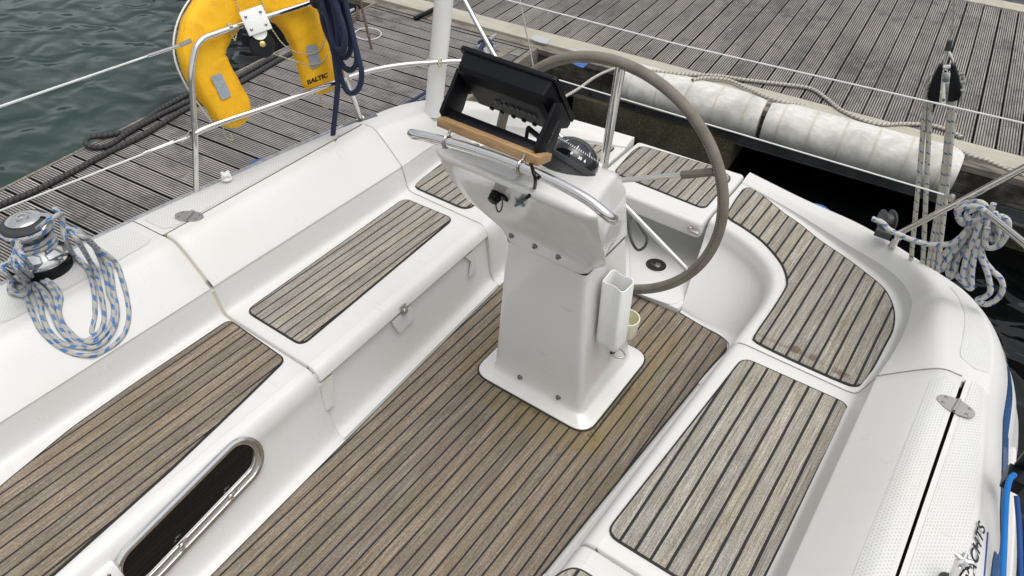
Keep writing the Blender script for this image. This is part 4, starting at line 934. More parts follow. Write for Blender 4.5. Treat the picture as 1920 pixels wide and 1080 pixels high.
# compass on the pod
cp = V3(ay(1068, 311, 1.92)); Rc = frame((0.16, .62, .77)) @ np.diag([1.1, 1.1, 1.1]); Rc2 = frame(V3((0, .78, .62)))
cmp_ = empty('compass', tuple(cp)); cmp_.parent = boat; cmp_.location = Vector(cp) - boat.location
mb = MB(); lathe(mb, [(.092, -.075), (.095, -.05), (.090, -.02), (.088, .0), (.094, .004), (.094, .016), (.088, .02)], cp, Rc, 40); mb.build('housing', RUBBER, cmp_, angle=35)
mb = MB(); lathe(mb, [(.104, -.15), (.106, -.08), (.096, -.055)], cp, Rc, 40); mb.build('mounting_ring', GREYP, cmp_, angle=35)
DOME = simple('compass_dome', (.006, .007, .009), .08, coat=.5)
mb = MB(); lathe(mb, [(.084 * math.cos(a), .018 + .070 * math.sin(a)) for a in np.linspace(0, math.pi / 2 - .02, 12)], cp, Rc, 40); mb.build('dome', DOME, cmp_)
mb = MB()
for k in range(60):
    a = 2 * math.pi * k / 60; el = .50; L_ = .10 if k % 6 else .22
    for (e0, e1) in ((el, el + L_),):
        def pt(e, aa): return cp + Rc @ V3((.0855 * math.cos(e) * math.cos(aa), .0855 * math.cos(e) * math.sin(aa), .018 + .0715 * math.sin(e)))
        w_ = .012 if k % 6 else .02
        mb.add([pt(e0, a - w_), pt(e0, a + w_), pt(e1, a + w_), pt(e1, a - w_)], [(0, 1, 2, 3)])
mb.build('degree_marks', INKW, cmp_)
for px, py, tx in ((1069, 292, '0'), (1087, 296, '30'), (1095, 303, '6')):
    # find dome point under that pixel
    best = None
    for a in np.linspace(0, 2 * math.pi, 240):
        q = cp + Rc @ V3((.0858 * math.cos(.24) * math.cos(a), .0858 * math.cos(.24) * math.sin(a), .018 + .072 * math.sin(.24))); r_ = RM.T @ (q - CAMP); u_, v_ = CX + FPX * r_[0] / r_[2], CY + FPX * r_[1] / r_[2]
        dd = (u_ - px) ** 2 + (v_ - py) ** 2 + (0 if r_[2] < np.linalg.norm(cp - CAMP) else 4000)
        if best is None or dd < best[0]: best = (dd, a, q)
    a = best[1]; nn = unit(Rc @ V3((math.cos(a), math.sin(a), .45))); tang = Rc @ V3((-math.sin(a), math.cos(a), 0))
    text_obj('heading_figure', tx, .014, best[2] + nn * .001, -tang if tang[0] < 0 else tang, nn, INKW, cmp_, bold=.0006)

# guard rail round the pod
gr = catmull([V3(v) for v in ((-.30, 1.83, 1.13), (-.345, 1.70, 1.20), (-.368, 1.60, 1.262), (-.345, 1.555, 1.292), (-.27, 1.565, 1.300), (-.13, 1.585, 1.303), (.02, 1.595, 1.303), (.16, 1.595, 1.298), (.27, 1.590, 1.288), (.335, 1.585, 1.270), (.352, 1.605, 1.245), (.335, 1.66, 1.205), (.30, 1.72, 1.16))], 8)
mb = MB(); tube(mb, gr, .0155, 14); grail = mb.build('guard_rail', STEEL, boat)
mb = MB(); tube(mb, [(-.02, 1.600, 1.300), (-.02, 1.66, 1.245), (-.02, 1.72, 1.19)], .011, 12); mb.build('rail_stay', STEEL, grail)
# tube posts at rear of pod: vertical stay to wheel top
a_, b_ = V3(ay(1157, 130, 2.18)), V3(ay(1130, 305, 2.10)); mb = MB(); tube(mb, [a_ + (a_ - b_) * .02, b_], [.0075, .0105], 12); mb.build('engine_stay', STEEL, boat)

# steering wheel
WC = V3((-.016, 2.265, .88)); WR = .495
whl = empty('steering_wheel', tuple(WC)); whl.parent = boat; whl.location = Vector(WC) - boat.location
mb = MB(); tube(mb, [WC + V3((WR * math.cos(a), 0, WR * math.sin(a))) for a in np.linspace(0, 2 * math.pi, 120, endpoint=False)], .0205, 16, True); mb.build('rim', SUEDE, whl)
mb = MB(); Ry = frame((0, 1, 0)); lathe(mb, [(.03, -.09), (.045, -.03), (.045, .02), (.03, .035)], WC, Ry, 24); mb.build('hub', STEEL, whl)
def rim_ang(px, py):
    p = ay(px, py, 2.265) - WC; return math.atan2(p[2], p[0])
angs = [rim_ang(1345, 322), rim_ang(1293, 510)]
st = angs[0] - angs[1]
for k in range(6):
    a = angs[0] - k * st if k < 2 else angs[0] + (k - 1) * (2 * math.pi - st) / 5
    d = V3((math.cos(a), 0, math.sin(a))); mb = MB(); tube(mb, [WC + d * .03, WC + d * (WR - .01)], .0105, 12); o = mb.build('spoke', STEEL, whl)
    if k == 0:
        pts = []; rad = []
        for i in range(120):
            f = i / 119; q = WC + d * (WR - .02 - .125 * (1 - f)); ph = i * .9; e1 = V3((0, 1, 0)); e2 = np.cross(d, e1); pts.append(q + (e1 * math.cos(ph) + e2 * math.sin(ph)) * .0115); rad.append(.005)
        mb = MB(); tube(mb, pts, rad, 7); mb.build('cord_whipping', SUEDE, o)
# rope hanging aft of the column
tube_obj('control_cable', [V3(ay(x, y, Y_)) for x, y, Y_ in ((1186, 402, 2.72), (1179, 418, 2.66), (1183, 448, 2.6), (1195, 468, 2.6), (1208, 463, 2.62), (1213, 447, 2.65), (1203, 430, 2.72), (1193, 412, 2.8), (1194, 402, 2.84))], .0065, RUBBER, boat, 8, 6)

# -------- winch (starboard coaming)
wb = V3(az(88, 500, .612)); wt = V3(az(50, 405, .80)); wcx = (wb[0] + wt[0]) / 2; wcy = (wb[1] + wt[1]) / 2
wb = V3((wb[0], wb[1], .605))
win = empty('sheet_winch', tuple(wb)); win.parent = boat; win.location = Vector(wb) - boat.location
tilt = frame(unit(V3((-.04, 0.0, 1.0))))
tilt = tilt @ np.diag([1.16, 1.16, 1.16])
mb = MB(); lathe(mb, [(.078, 0), (.080, .012), (.078, .035), (.076, .04)], wb, tilt, 40); mb.build('base_ring', BLACKP, win, angle=30)
mb = MB(); lathe(mb, [(.076, .040), (.0755, .050), (.066, .068), (.052, .080), (.048, .09), (.047, .135), (.050, .15), (.062, .158), (.066, .163), (.066, .170)], wb, tilt, 48); mb.build('drum', STEEL, win, angle=35)
mb = MB(); lathe(mb, [(.060, .170), (.071, .173), (.073, .180), (.068, .187), (.05, .19)], wb, tilt, 48); mb.build('self_tailer', RUBBER, win, angle=35)
mb = MB(); lathe(mb, [(.050, .189), (.051, .197), (.040, .203), (.030, .204), (.028, .199), (.020, .198), (.019, .206), (.010, .207), (.009, .200), (.002, .200)], wb, tilt, 40)
mb.build('top_cap', STEEL, win, angle=30)
mb = MB(); arm = catmull([wb + tilt @ V3(v) for v in ((.02, .045, .196), (.05, .055, .198), (.075, .035, .194), (.088, .01, .186))], 5); tube(mb, arm, [.011 - .0004 * i for i in range(len(arm))], 10, flat=.5); mb.build('feeder_arm', STEEL, win)

# -------- pushpit, lifelines
def onrail(z, *pp): return [V3(az(x, y, z)) for x, y in pp]
pf = V3(az(368, 362, .585))
p_lo = V3(az(366, 250, .885)); p_top = V3(az(356, 108, 1.20))
yl = [V3(az(405, 233, .895)), V3(az(540, 187, .90)), V3(az(640, 150, .90)), V3(az(700, 131, .895)), V3(az(760, 121, .885)), V3(az(815, 117, .87)), V3(az(868, 115, .86)), V3(az(930, 122, .85)), V3(az(1000, 140, .84))]
rp = empty('pushpit', tuple(pf)); rp.parent = boat; rp.location = Vector(pf) - boat.location
mb = MB(); tpt = fillet_path([pf, p_lo, V3(az(358, 130, 1.14)), V3(az(370, 75, 1.235)), V3(az(450, 47, 1.235)), V3(az(590, 3, 1.235)), V3(az(700, -35, 1.235))], .07, 8); tube(mb, tpt, .0125, 14); mb.build('top_rail', STEEL, rp)
tube_obj('lower_rail', [p_lo] + yl, .0125, STEEL, rp, 14, 6)
qf = V3(az(678, 229, .56)); tube_obj('stanchion', [qf, V3(az(651, 147, .90)), V3(az(607, 20, 1.235))], .0125, STEEL, rp, 14, 0)
mb = MB(); lathe(mb, [(.035, 0), (.034, .006), (.018, .010), (.016, .03)], qf, None, 20); mb.build('foot', WHITEP, rp)
mb = MB(); prism(mb, [V3(az(x, y, .575)) for x, y in ((640, 238), (672, 226), (705, 216), (712, 222), (680, 236), (650, 248))], (0, 0, .01)); mb.build('stanchion_pad', GREYP, rp, bevel=.003)
tube_obj('brace', [V3(ay(868, -5, 3.25)), V3(ay(900, 55, 3.2)), V3(ay(935, 118, 3.15))], .0125, STEEL, rp, 14, 0)
tube_obj('lower_rail', [V3(ay(905, 100, 3.15)), V3(ay(950, 125, 3.12)), V3(ay(985, 138, 3.1))], .010, STEEL, rp, 12, 3)
for (x, y, Y_) in ((913, 93, 3.18), (918, 110, 3.18), (930, 112, 3.17)):
    q = V3(ay(x, y, Y_)); mb = MB(); tube(mb, [q - V3((.008, 0, -.012)), q + V3((.012, 0, -.018))], .018, 12); mb.build('tape_wrap', WHITEP, rp)
# short vertical loops at rail post feet
tube_obj('rail_wire', [V3(ay(350, 360 - 24, 1.47)), V3(ay(344, 333, 1.47)), V3(ay(357, 322, 1.49))], .003, STEEL, rp, 6, 3)
tube_obj('rail_wire', [V3(ay(341, 268, 1.47)), V3(ay(352, 250, 1.48)), V3(ay(359, 244, 1.49))], .003, STEEL, rp, 6, 3)
# lifelines forward of the pushpit
def life(name, pts, r=.0032, mat=WHITEP): return tube_obj(name, pts, r, mat, boat, 8, 0)
life('lifeline', [V3(ay(345, 83, 1.50)), V3(ay(280, 104, 1.40)), V3(ay(0, 200, .72)), V3(ay(-120, 245, .48))], .0035)
mb = MB(); tube(mb, [V3(ay(335, 86, 1.475)), V3(ay(278, 104.5, 1.39))], .0062, 10); mb.build('turnbuckle', STEEL, boat)
mb = MB(); tube(mb, [V3(ay(358, 76, 1.52)), V3(ay(338, 85, 1.49))], .0085, 8); mb.build('toggle', STEELD, boat)
life('lifeline', [V3(ay(355, 256, 1.47)), V3(ay(265, 290, 1.28)), V3(ay(0, 395, .84)), V3(ay(-120, 445, .68))], .0035)
mb = MB(); tube(mb, [V3(ay(325, 265, 1.42)), V3(ay(268, 288, 1.285))], .0062, 10); mb.build('turnbuckle', STEEL, boat)
mb = MB(); tube(mb, [V3(ay(354, 255, 1.47)), V3(ay(335, 262, 1.44))], .010, 8); mb.build('toggle', STEELD, boat)
# port pushpit
pp = V3(az(1683, 448, .50)); rp2 = empty('pushpit', tuple(pp)); rp2.parent = boat; rp2.location = Vector(pp) - boat.location
e1 = [pp + V3((-.005, .0, -.05)), V3(ay(1690, 435, 3.04)), V3(ay(1800, 378, 2.9)), V3(ay(1925, 312, 2.72)), V3(ay(2000, 272, 2.6))]
tube_obj('top_rail', e1, .0125, STEEL, rp2, 14, 0)
tube_obj('lower_rail', [V3(ay(1822, 378, 2.88)), V3(ay(1850, 398, 2.80)), V3(ay(1925, 460, 2.55)), V3(ay(2000, 520, 2.3))], .0125, STEEL, rp2, 14, 0)
mb = MB(); tube(mb, [pp + V3((-.02, .03, -.14)), pp + V3((0, 0, .01))], .017, 10); mb.build('foot', STEELD, rp2)
mb = MB(); tube(mb, [V3(ay(1773, 366, 2.95)), V3(ay(1785, 371, 2.93))], .010, 8); lathe(mb, [(.012, -.012), (.012, .012)], V3(ay(1784, 371, 2.93)), frame((0, 1, 0)), 14); mb.build('toggle', STEELD, rp2)
life('lifeline', [V3(ay(1035, 146, 3.1)), V3(ay(1770, 365, 2.95))], .0033)
life('lifeline', [V3(ay(940, -3, 3.2)), V3(ay(1280, 85, 3.1)), V3(ay(1740, 190, 2.95)), V3(ay(1960, 240, 2.85))], .0032)
life('backstay_wire', [V3(ay(973, -10, 3.3)), V3(ay(1003, 140, 3.2))], .0038, STEELD)

# -------- lettering and line on the port topside, stanchion knob
def onK(K, px, py, t0, t1, ys=YS):
    """where the line of sight meets the moulding"""
    best = None
    for s_ in np.linspace(ymap(ys, 1.0), len(ys) - 1, 120):
        row = cr1(K, s_)
        for t in np.linspace(t0, t1, 40):
            q = cr1(row, t); r_ = RM.T @ (q - CAMP); d = (CX + FPX * r_[0] / r_[2] - px) ** 2 + (CY + FPX * r_[1] / r_[2] - py) ** 2
            if best is None or d < best[0]: best = (d, q)
    return best[1]
hullR = [o for o in boat.children if o.name.startswith('topside')][1]
a_, b_ = onK(KR, 1824, 1066, 16.5, 20.5), onK(KR, 1834, 1000, 16.5, 20.5); xd = unit(b_ - a_)
nn = unit(np.cross(xd, (0, 0, 1))); nn = unit(V3((.55, 0, .83)))
text_obj('name_lettering', 'YACHTS', .044, (a_ + b_) / 2 + nn * .003 - xd * .010, xd, nn, INK, hullR, sx=1.2, shear=.25, space=1.1, bold=.0007)
mb = MB(); tube(mb, [onK(KR, 1850, 1000, 17.5, 21) + nn * .002, onK(KR, 1843, 1095, 17.5, 21) + nn * .002], .0022, 6); mb.build('thin_line', INKB, hullR)
kb = V3(az(1803, 1055, .70)); mb = MB()
lathe(mb, [(.012, -.09), (.014, -.03), (.017, -.004), (.010, .0)], kb, frame((-.1, .1, 1)), 16)
for k in range(5):
    a = k * 2 * math.pi / 5 + .3; tube(mb, [kb + V3((0, 0, .008)), kb + V3((.022 * math.cos(a), .022 * math.sin(a), .012))], [.010, .0075], 10)
mb.build('deck_knob', STEEL, boat)
mb = MB(); lathe(mb, [(.022, 0), (.022, .006), (.012, .010)], kb - V3((0, 0, .095)), None, 18); mb.build('knob_base', RUBBER, boat)
kb = V3(az(425, 335, .615)); mb = MB(); 
for k in range(4):
    a = k * math.pi / 2 + .3; tube(mb, [kb + V3((0, 0, .02)), kb + V3((.022 * math.cos(a), .022 * math.sin(a), .024))], [.009, .008], 8)
lathe(mb, [(.024, 0), (.022, .006), (.010, .010), (.009, .02)], kb, None, 16); mb.build('deck_knob', WHITEP, boat)
# fairlead block on the port deck edge
fbp = V3(az(1657, 428, .50)); mb = MB(); BLKG = simple('dark_grey_plastic', (.06, .064, .07), .45)
for s_ in (-.024, .024): lathe(mb, [(.044, -.005), (.050, 0), (.044, .005)], fbp + V3((s_ * .7, s_ * .5, .045)), frame((.8, .6, 0)), 24)
lathe(mb, [(.034, -.018), (.026, 0), (.034, .018)], fbp + V3((0, 0, .045)), frame((.8, .6, 0)), 20); box(mb, fbp + V3((.01, -.02, .005)), (.07, .09, .035)); mb.build('fairlead_block', BLKG, boat, bevel=.002)
# cam block with blue line at the right edge
cb = V3(ay(1895, 905, 1.98)); mb = MB(); box(mb, cb + V3((0, 0, .02)), (.05, .06, .05)); box(mb, cb + V3((.0, .03, .075)), (.03, .012, .08)); 
for k in range(4): lathe(mb, [(.034, 0), (.036, .004), (.034, .008)], cb + V3((.035 + .010 * k, 0, .0)), frame((1, 0, 0)), 20)
mb.build('furling_block', BLACKP, boat, bevel=.003)
rope_thing('furling_line', [V3(ay(1902, 890, 1.96)), V3(ay(1893, 900, 1.93)), V3(ay(1887, 930, 1.88)), V3(ay(1884, 990, 1.80)), V3(ay(1880, 1090, 1.66)), V3(ay(1878, 1150, 1.6))], .0085, R_BRIGHT, 'bright blue line led through the black block at the port deck edge', 'rope')
rope_thing('furling_line', [V3(ay(1906, 930, 1.95)), V3(ay(1911, 990, 1.88)), V3(ay(1914, 1090, 1.75))], .0075, simple('dark_blue_line', (.01, .06, .22), .8), 'darker blue line hanging below the black block at the right edge', 'rope')

# ================================================================== things carried by the boat
# chartplotter on a wood block above the guard rail
cpt = empty('chartplotter', (-.12, 1.70, 1.33), 'black chartplotter seen from behind, bracketed on a wooden block above the pedestal rail', 'chartplotter')
X0, X1 = -.285, .055
e = unit(V3((0, .12, -.18))); nb = V3((0, -e[2] * -1, e[1]))                # e: down the screen
nb = unit(np.cross((1, 0, 0), e)); nb = nb if nb[1] < 0 else -nb             # towards the viewer (back of the unit)
tc_ = V3(((X0 + X1) / 2, 1.727, 1.531)); bc_ = V3(((X0 + X1) / 2, 1.852, 1.347)); L = np.linalg.norm(bc_ - tc_); mid = (tc_ + bc_) / 2; wx = X1 - X0
Rp = np.array([V3((1, 0, 0)), -e, -np.cross((1, 0, 0), -e)]).T                # local z = screen normal (aft/up)
def pz(x, y, z): return mid + Rp @ V3((x, y, z))
def rr(wx_, hy_, z, r, cy=0): return [pz(p[0], p[1] + cy, z) for p in round_poly([(-wx_ / 2, -hy_ / 2, 0), (wx_ / 2, -hy_ / 2, 0), (wx_ / 2, hy_ / 2, 0), (-wx_ / 2, hy_ / 2, 0)], r, 4)]
mb = MB(); G = [rr(wx + .006, L, -.004, .012), rr(wx + .012, L + .006, .0, .014), rr(wx + .012, L + .006, .010, .014), rr(wx + .004, L - .002, .013, .012)]
add_grid(mb, np.array([g + [g[0]] for g in G])); mb.add(G[-1], [tuple(range(len(G[-1])))]); mb.add(G[0], [tuple(range(len(G[0])))]); mb.build('bezel', BLACKP, cpt, angle=30)
mb = MB(); mb.add(rr(wx - .03, L - .035, .0135, .004), [tuple(range(20))]); mb.build('screen', GLASS, cpt, smooth=False)
mb = MB(); G = [rr(wx - .012, L - .012, -.003, .012), rr(wx - .022, L - .026, -.050, .014), rr(wx - .034, L - .045, -.062, .014, .0), rr(wx - .07, L - .10, -.068, .01, -.01)]
add_grid(mb, np.array([g + [g[0]] for g in G])); mb.add(G[-1], [tuple(range(len(G[-1])))]); mb.build('housing', BLACKP, cpt, angle=24)
text_obj('maker_lettering', 'GARMIN', .034, pz(.03, -.015, -.0712), (1, 0, 0), -Rp[:, 2], EMBOSS, cpt, depth=.0012, sx=1.15, space=1.1)
for xk in (-.085, -.045, .00, .04, .08):
    mb = MB(); lathe(mb, [(.010, 0), (.010, .006), (.008, .008), (.008, .013), (.004, .014)], pz(xk, -L * .34, -.058), np.array([Rp[:, 0], -Rp[:, 1], -Rp[:, 2]]).T @ np.eye(3), 14); mb.build('connector', BLACKP, cpt, angle=30)
# bracket
br0, br1 = V3((X0 - .006, 1.652, 1.338)), V3((X1 + .006, 1.652, 1.338)); kn = V3((0, 1.775, 1.425))
mb = MB(); box(mb, ((X0 + X1) / 2, 1.662, 1.337), (wx + .02, .040, .014), frame((0, -.25, 1)));
for X_ in (X0 - .008, X1 + .008):
    yz = [tuple(V3(ax(x, y, X1 + .009))[1:]) for x, y in ((1003, 280), (1010, 300), (1022, 303), (1040, 270), (1050, 241), (1062, 240), (1068, 230), (1052, 192), (1040, 193), (1024, 232), (1010, 262))]
    prism(mb, [(X_ - .007, a, b) for a, b in yz], (.014, 0, 0))
mb.build('bracket', BLACKP, cpt, bevel=.004)
text_obj('maker_lettering', 'GARMIN', .017, (X1 + .0165, 1.715, 1.375), V3((0, .075, .078)), (1, 0, 0), EMBOSS, cpt, depth=.0006, sx=1.2)
for s_, X_ in ((-1, X0 - .016), (1, X1 + .016)):
    mb = MB(); lathe(mb, [(.021, 0), (.023, .004), (.023, .014), (.019, .019), (.004, .020)], V3((X_, 1.772, 1.425)), frame((s_, 0, 0)), 20); mb.build('knob', BLACKP, cpt, angle=35)
mb = MB(); prism(mb, [(X0 - .012, a, b) for a, b in ((1.612, 1.312), (1.685, 1.296), (1.692, 1.318), (1.642, 1.338), (1.618, 1.340))], (wx + .045, 0, 0)); mb.build('wooden_block', WOODB, cpt, bevel=.003)
for px, py in ((839, 262), (971, 312)):
    q = gr[int(np.argmin([ (lambda r_: (CX + FPX * r_[0] / r_[2] - px) ** 2 + (CY + FPX * r_[1] / r_[2] - py) ** 2)(RM.T @ (p - CAMP)) for p in gr]))]
    mb = MB(); ring = [q + V3((0, .0195 * math.cos(a), .0195 * math.sin(a))) for a in np.linspace(0, 2 * math.pi, 20, endpoint=False)]; tube(mb, ring, .0045, 8, True); tube(mb, [q + V3((0, .01, .018)), q + V3((0, .02, .034))], .005, 8); mb.build('pipe_clip', STEELD, cpt)
# plug and cable
tube_obj('plug', [pz(.128, -L * .36, -.045), pz(.132, -L * .36 - .02, -.095), V3(ay(990, 240, 1.70))], .0085, BLACKP, cpt, 12, 3)
cab = [V3(ay(990, 240, 1.70)), V3(ay(987, 258, 1.69)), V3(ay(988, 280, 1.68)), V3(ay(993, 300, 1.64)), V3(ay(1000, 322, 1.575)), V3(ay(1004, 338, 1.575)), onpod(1001, 355, .03), onpod(991, 368, .022), onpod(977, 377, .016), onpod(967, 385, .004)]
tube_obj('power_cable', cab, .0058, BLACKP, cpt, 10, 8)

# horseshoe lifebuoy
hb_t = empty('horseshoe_lifebuoy', (-1.62, 2.0, 1.1), 'yellow horseshoe lifebuoy with grey reflective patches, hung inside the starboard rail', 'lifebuoy')
bp0 = V3(az(520, 25, 1.235)); bn = unit(V3((.90, -.10, .26)))                # plane of the buoy, just outboard of the rail
bp0 = bp0 - V3((.075, 0, 0))
cl = [(449, 234), (428, 196), (396, 145), (378, 100), (388, 55), (418, 15), (462, -12), (505, -10), (545, 15), (570, 55), (585, 100), (596, 145), (598, 176)]
wd = [.078, .088, .094, .094, .098, .100, .102, .102, .098, .092, .084, .080, .074]
C_ = [V3(apl(x, y, bp0, bn)) for x, y in cl]; Cc = catmull(C_, 5); Wc = [float(v[0]) for v in catmull([(w, 0, 0) for w in wd], 5)]
L_ = len(Cc); prof_ = []
for k in range(20):
    a = 2 * math.pi * k / 20; ca, sa = math.cos(a), math.sin(a); prof_.append((math.copysign(abs(ca) ** .55, ca), math.copysign(abs(sa) ** .55, sa)))
rows = []
for i, c_ in enumerate(Cc):
    t_ = unit(Cc[min(i + 1, L_ - 1)] - Cc[max(i - 1, 0)]); s_ = unit(np.cross(bn, t_)); w_ = Wc[i]; endk = min(i, L_ - 1 - i); k_ = 1 if endk > 3 else (.35, .72, .9, .97)[endk]
    ww = w_ * (1 + .02 * math.sin(i * 1.7)); rows.append([c_ + s_ * a * ww * k_ + bn * b * .048 * k_ * (1 + .05 * math.sin(i * 2.3 + a * 3)) for a, b in prof_])
mb = MB(); G = np.array([r + [r[0]] for r in rows]); add_grid(mb, G); mb.add(rows[0], [tuple(range(20))]); mb.add(rows[-1], [tuple(range(20))]); mb.build('buoy_cover', YEL, hb_t, angle=60)
mb = MB(); pip = [r[13] for r in rows]
tube(mb, [Cc[i] + unit(np.cross(bn, unit(Cc[min(i + 1, L_ - 1)] - Cc[max(i - 1, 0)]))) * Wc[i] * 1.0 - bn * .045 for i in range(3, L_ - 3)], .004, 6); mb.build('piping', WHITEP, hb_t)
bf = bp0 + bn * .0515
def bpatch(name, pts, mat, r=.01): 
    mb = MB(); prism(mb, round_poly([V3(apl(x, y, bf, bn)) for x, y in pts], r, 3), bn * .002); return mb.build(name, mat, hb_t, smooth=False)
bpatch('reflective_patch', [(394, 144), (414, 136), (434, 180), (416, 188)], REFL)
bpatch('reflective_patch', [(573, 87), (593, 82), (602, 122), (584, 130)], REFL)
c_ = V3(apl(594, 148, bf, bn)) + bn * .004; xd = unit(V3(apl(611, 141, bf, bn)) - V3(apl(577, 154, bf, bn)))
text_obj('maker_lettering', 'BALTIC', .026, c_, xd, bn, INK, hb_t, bold=.0012, shear=.15, sx=1.35)
tube_obj('cord', [V3(apl(x, y, bf + bn * .004, bn)) for x, y in ((488, 92), (510, 100), (545, 112), (575, 121), (600, 118), (615, 104))], .0028, R_CORD, hb_t, 6, 6)
tube_obj('cord', [V3(apl(x, y, bf + bn * .004, bn)) for x, y in ((508, 52), (530, 82), (555, 98), (585, 101), (603, 88), (612, 65), (606, 50))], .0028, R_CORD, hb_t, 6, 6)
tube_obj('cord', [V3(apl(x, y, bf + bn * .01, bn)) for x, y in ((438, -10), (446, 14), (454, 36))], .0026, R_CORD, hb_t, 6, 4)
tube_obj('cord', [V3(apl(x, y, bf + bn * .01, bn)) for x, y in ((486, -10), (492, 8), (499, 25))], .0026, R_CORD, hb_t, 6, 4)
tube_obj('tie', [V3(apl(x, y, bp0, bn)) for x, y in ((418, 238), (424, 258), (436, 262), (432, 250))], .003, R_CORD, hb_t, 6, 5)
tube_obj('tie', [V3(apl(x, y, bp0, bn)) for x, y in ((600, 180), (606, 200), (622, 200), (628, 175), (626, 150))], .0026, R_CORD, hb_t, 6, 5)
# bracket with reel on the top rail
br = empty('lifebuoy_bracket', (0, 0, 0)); br.parent = boat; br.location = -boat.location
rc = V3(az(478, 40, 1.245)); nr = unit(V3((.75, -.35, .45))); xr = unit(V3(az(590, 3, 1.235)) - V3(az(450, 47, 1.235))); Rr = frame(nr, xr)
mb = MB(); box(mb, rc + nr * .018, (.100, .098, .012), Rr); mb.build('clamp_plate', WHITEP, br, bevel=.003)
for sx in (-.032, .032):
    for sy in (-.026, .026): 
        mb = MB(); lathe(mb, [(.006, 0), (.006, .004), (.003, .006)], rc + nr * .0245 + Rr @ V3((sx, sy, 0)), Rr, 10); mb.build('bolt', STAIN, br)
rl = rc + Rr @ V3((-.012, -.092, -.010)); mb = MB(); lathe(mb, [(.052, -.012), (.054, -.004), (.054, .004), (.05, .012), (.02, .014)], rl, Rr, 30); mb.build('cord_reel', BLACKP, br, angle=35)
mb = MB(); lathe(mb, [(.012, 0), (.012, .006), (.004, .008)], rl + nr * .014, Rr, 14); mb.build('reel_hub', BRASS, br)
mb = MB(); lathe(mb, [(.032, 0), (.032, .004)], rc + Rr @ V3((-.005, -.044, .008)), Rr, 24); mb.build('round_tab', WHITEP, br)
for px, py in ((430, 53),):
    q = V3(az(px, py, 1.235)); mb = MB()
    for k in range(3): tube(mb, [q + xr * (.006 * k) + Rr @ V3((0, .016 * math.cos(a), .016 * math.sin(a))) for a in np.linspace(0, 2 * math.pi, 14, endpoint=False)], .0035, 6, True)
    tube(mb, catmull([q, q + V3((.01, 0, -.03)), q + V3((.02, .0, -.045)), q + V3((.025, .01, -.02))], 4), .003, 6); o = mb.build('cord_lashing', R_CORD, br)

# navy rope coil on the top rail
nv = empty('navy_rope_coil', (-1.5, 2.4, 1.2), 'navy blue braided rope coil hanging on the top rail right of the lifebuoy', 'rope coil')
Yn = 2.20
def nvp(l, dy=0, yo=0.0): return [V3(ay(x, y, Yn + dy)) for x, y in l]
loops = [[(612, 0), (612, 30), (617, 60), (622, 85), (632, 102), (645, 108), (655, 100), (658, 80), (653, 50), (645, 25), (636, 0), (628, -15)],
         [(618, -5), (622, 40), (628, 80), (640, 118), (655, 132), (668, 120), (668, 95), (660, 60), (650, 30), (640, 5), (630, -15)],
         [(625, 0), (628, 50), (632, 100), (638, 140), (650, 170), (664, 174), (675, 160), (678, 135), (670, 100), (660, 60), (652, 25), (645, -10)],
         [(606, -10), (604, 30), (612, 60), (624, 90), (630, 130), (633, 160), (630, 200), (626, 235), (624, 258)],
         [(630, -10), (636, 30), (640, 62), (646, 82), (643, 98), (636, 95), (634, 70), (630, 30), (622, -5)],
         [(600, -10), (608, 20), (616, 45), (622, 70), (630, 88), (640, 92), (648, 80), (644, 50), (634, 20), (624, -10)]]
for k, l in enumerate(loops):
    tube_obj('rope_loop', nvp(l, -.012 * k + .02), .0125, R_NAVY, nv, 10, 5)
for k in range(4):
    tube_obj('rope_turn', [V3(ay(586 + 10 * k + 26 * (0.5 + .5 * math.cos(a)), 2 + 5 * math.sin(a) * 2, Yn + .03 * math.sin(a))) for a in np.linspace(0, 2 * math.pi, 10, endpoint=False)], .0125, R_NAVY, nv, 10, 4, True)

# white tube lashed to the lower rail
wp = empty('white_pole', (-1.1, 2.75, .4), 'tall white plastic pole lashed upright to the stern rail, beside the chartplotter', 'pole')
q = V3(az(815, 117, .87)); yb = q[1] + .045
a_, b_ = V3(ay(838, -60, yb + .10)), V3(ay(812, 215, yb - .02))
mb = MB(); tube(mb, [b_, a_], .046, 28); mb.build('tube', WHITEP, wp)
for px in (803, 825):
    q = V3(az(px, 118, .87)); mb = MB(); tube(mb, [q + V3((0, .014 * math.cos(a), .018 * math.sin(a))) for a in np.linspace(0, 2 * math.pi, 14, endpoint=False)], .004, 6, True); mb.build('lashing', R_CORD, wp)

# winch sheet: turns and the coil hung over the coaming
wr = empty('winch_rope', tuple(wb), 'grey and blue flecked rope wound on the winch and hung in loops over the coaming', 'rope')
def turns(z0, rad, n, dz, rr_):
    pts = [wb + tilt @ V3((rad * math.cos(a), rad * math.sin(a), z0 + dz * a / (2 * math.pi))) for a in np.linspace(0, 2 * math.pi * n, int(28 * n))]
    mb = MB(); tube(mb, pts, rr_, 10); mb.build('rope_turn', R_WINCH, wr)
turns(.090, .058, 2.3, .017, .0085)
turns(.163, .072, 1.2, .004, .0085)
SKEL = KL
def surf(px, py, lift=.010):
    """first meeting of the sight line with the starboard moulding"""
    d = unit(ray(px, py)); last = None
    # march
    for t in np.linspace(1.0, 4.2, 400):
        p = CAMP + d * t
        if p[0] > -.45: continue
        pr = prof(min(max(p[1], -1), 2.3)); xs = [a for a, _ in pr[5:20]]; zs = [b for _, b in pr[5:20]]
        if -p[0] > xs[0] and -p[0] < xs[-1] and p[2] <= np.interp(-p[0], xs, zs) + lift: return p
    return CAMP + d * 3
S2 = 260 / 878.0
def zz(l): return [(x * S2, 360 + y * S2) for x, y in l]
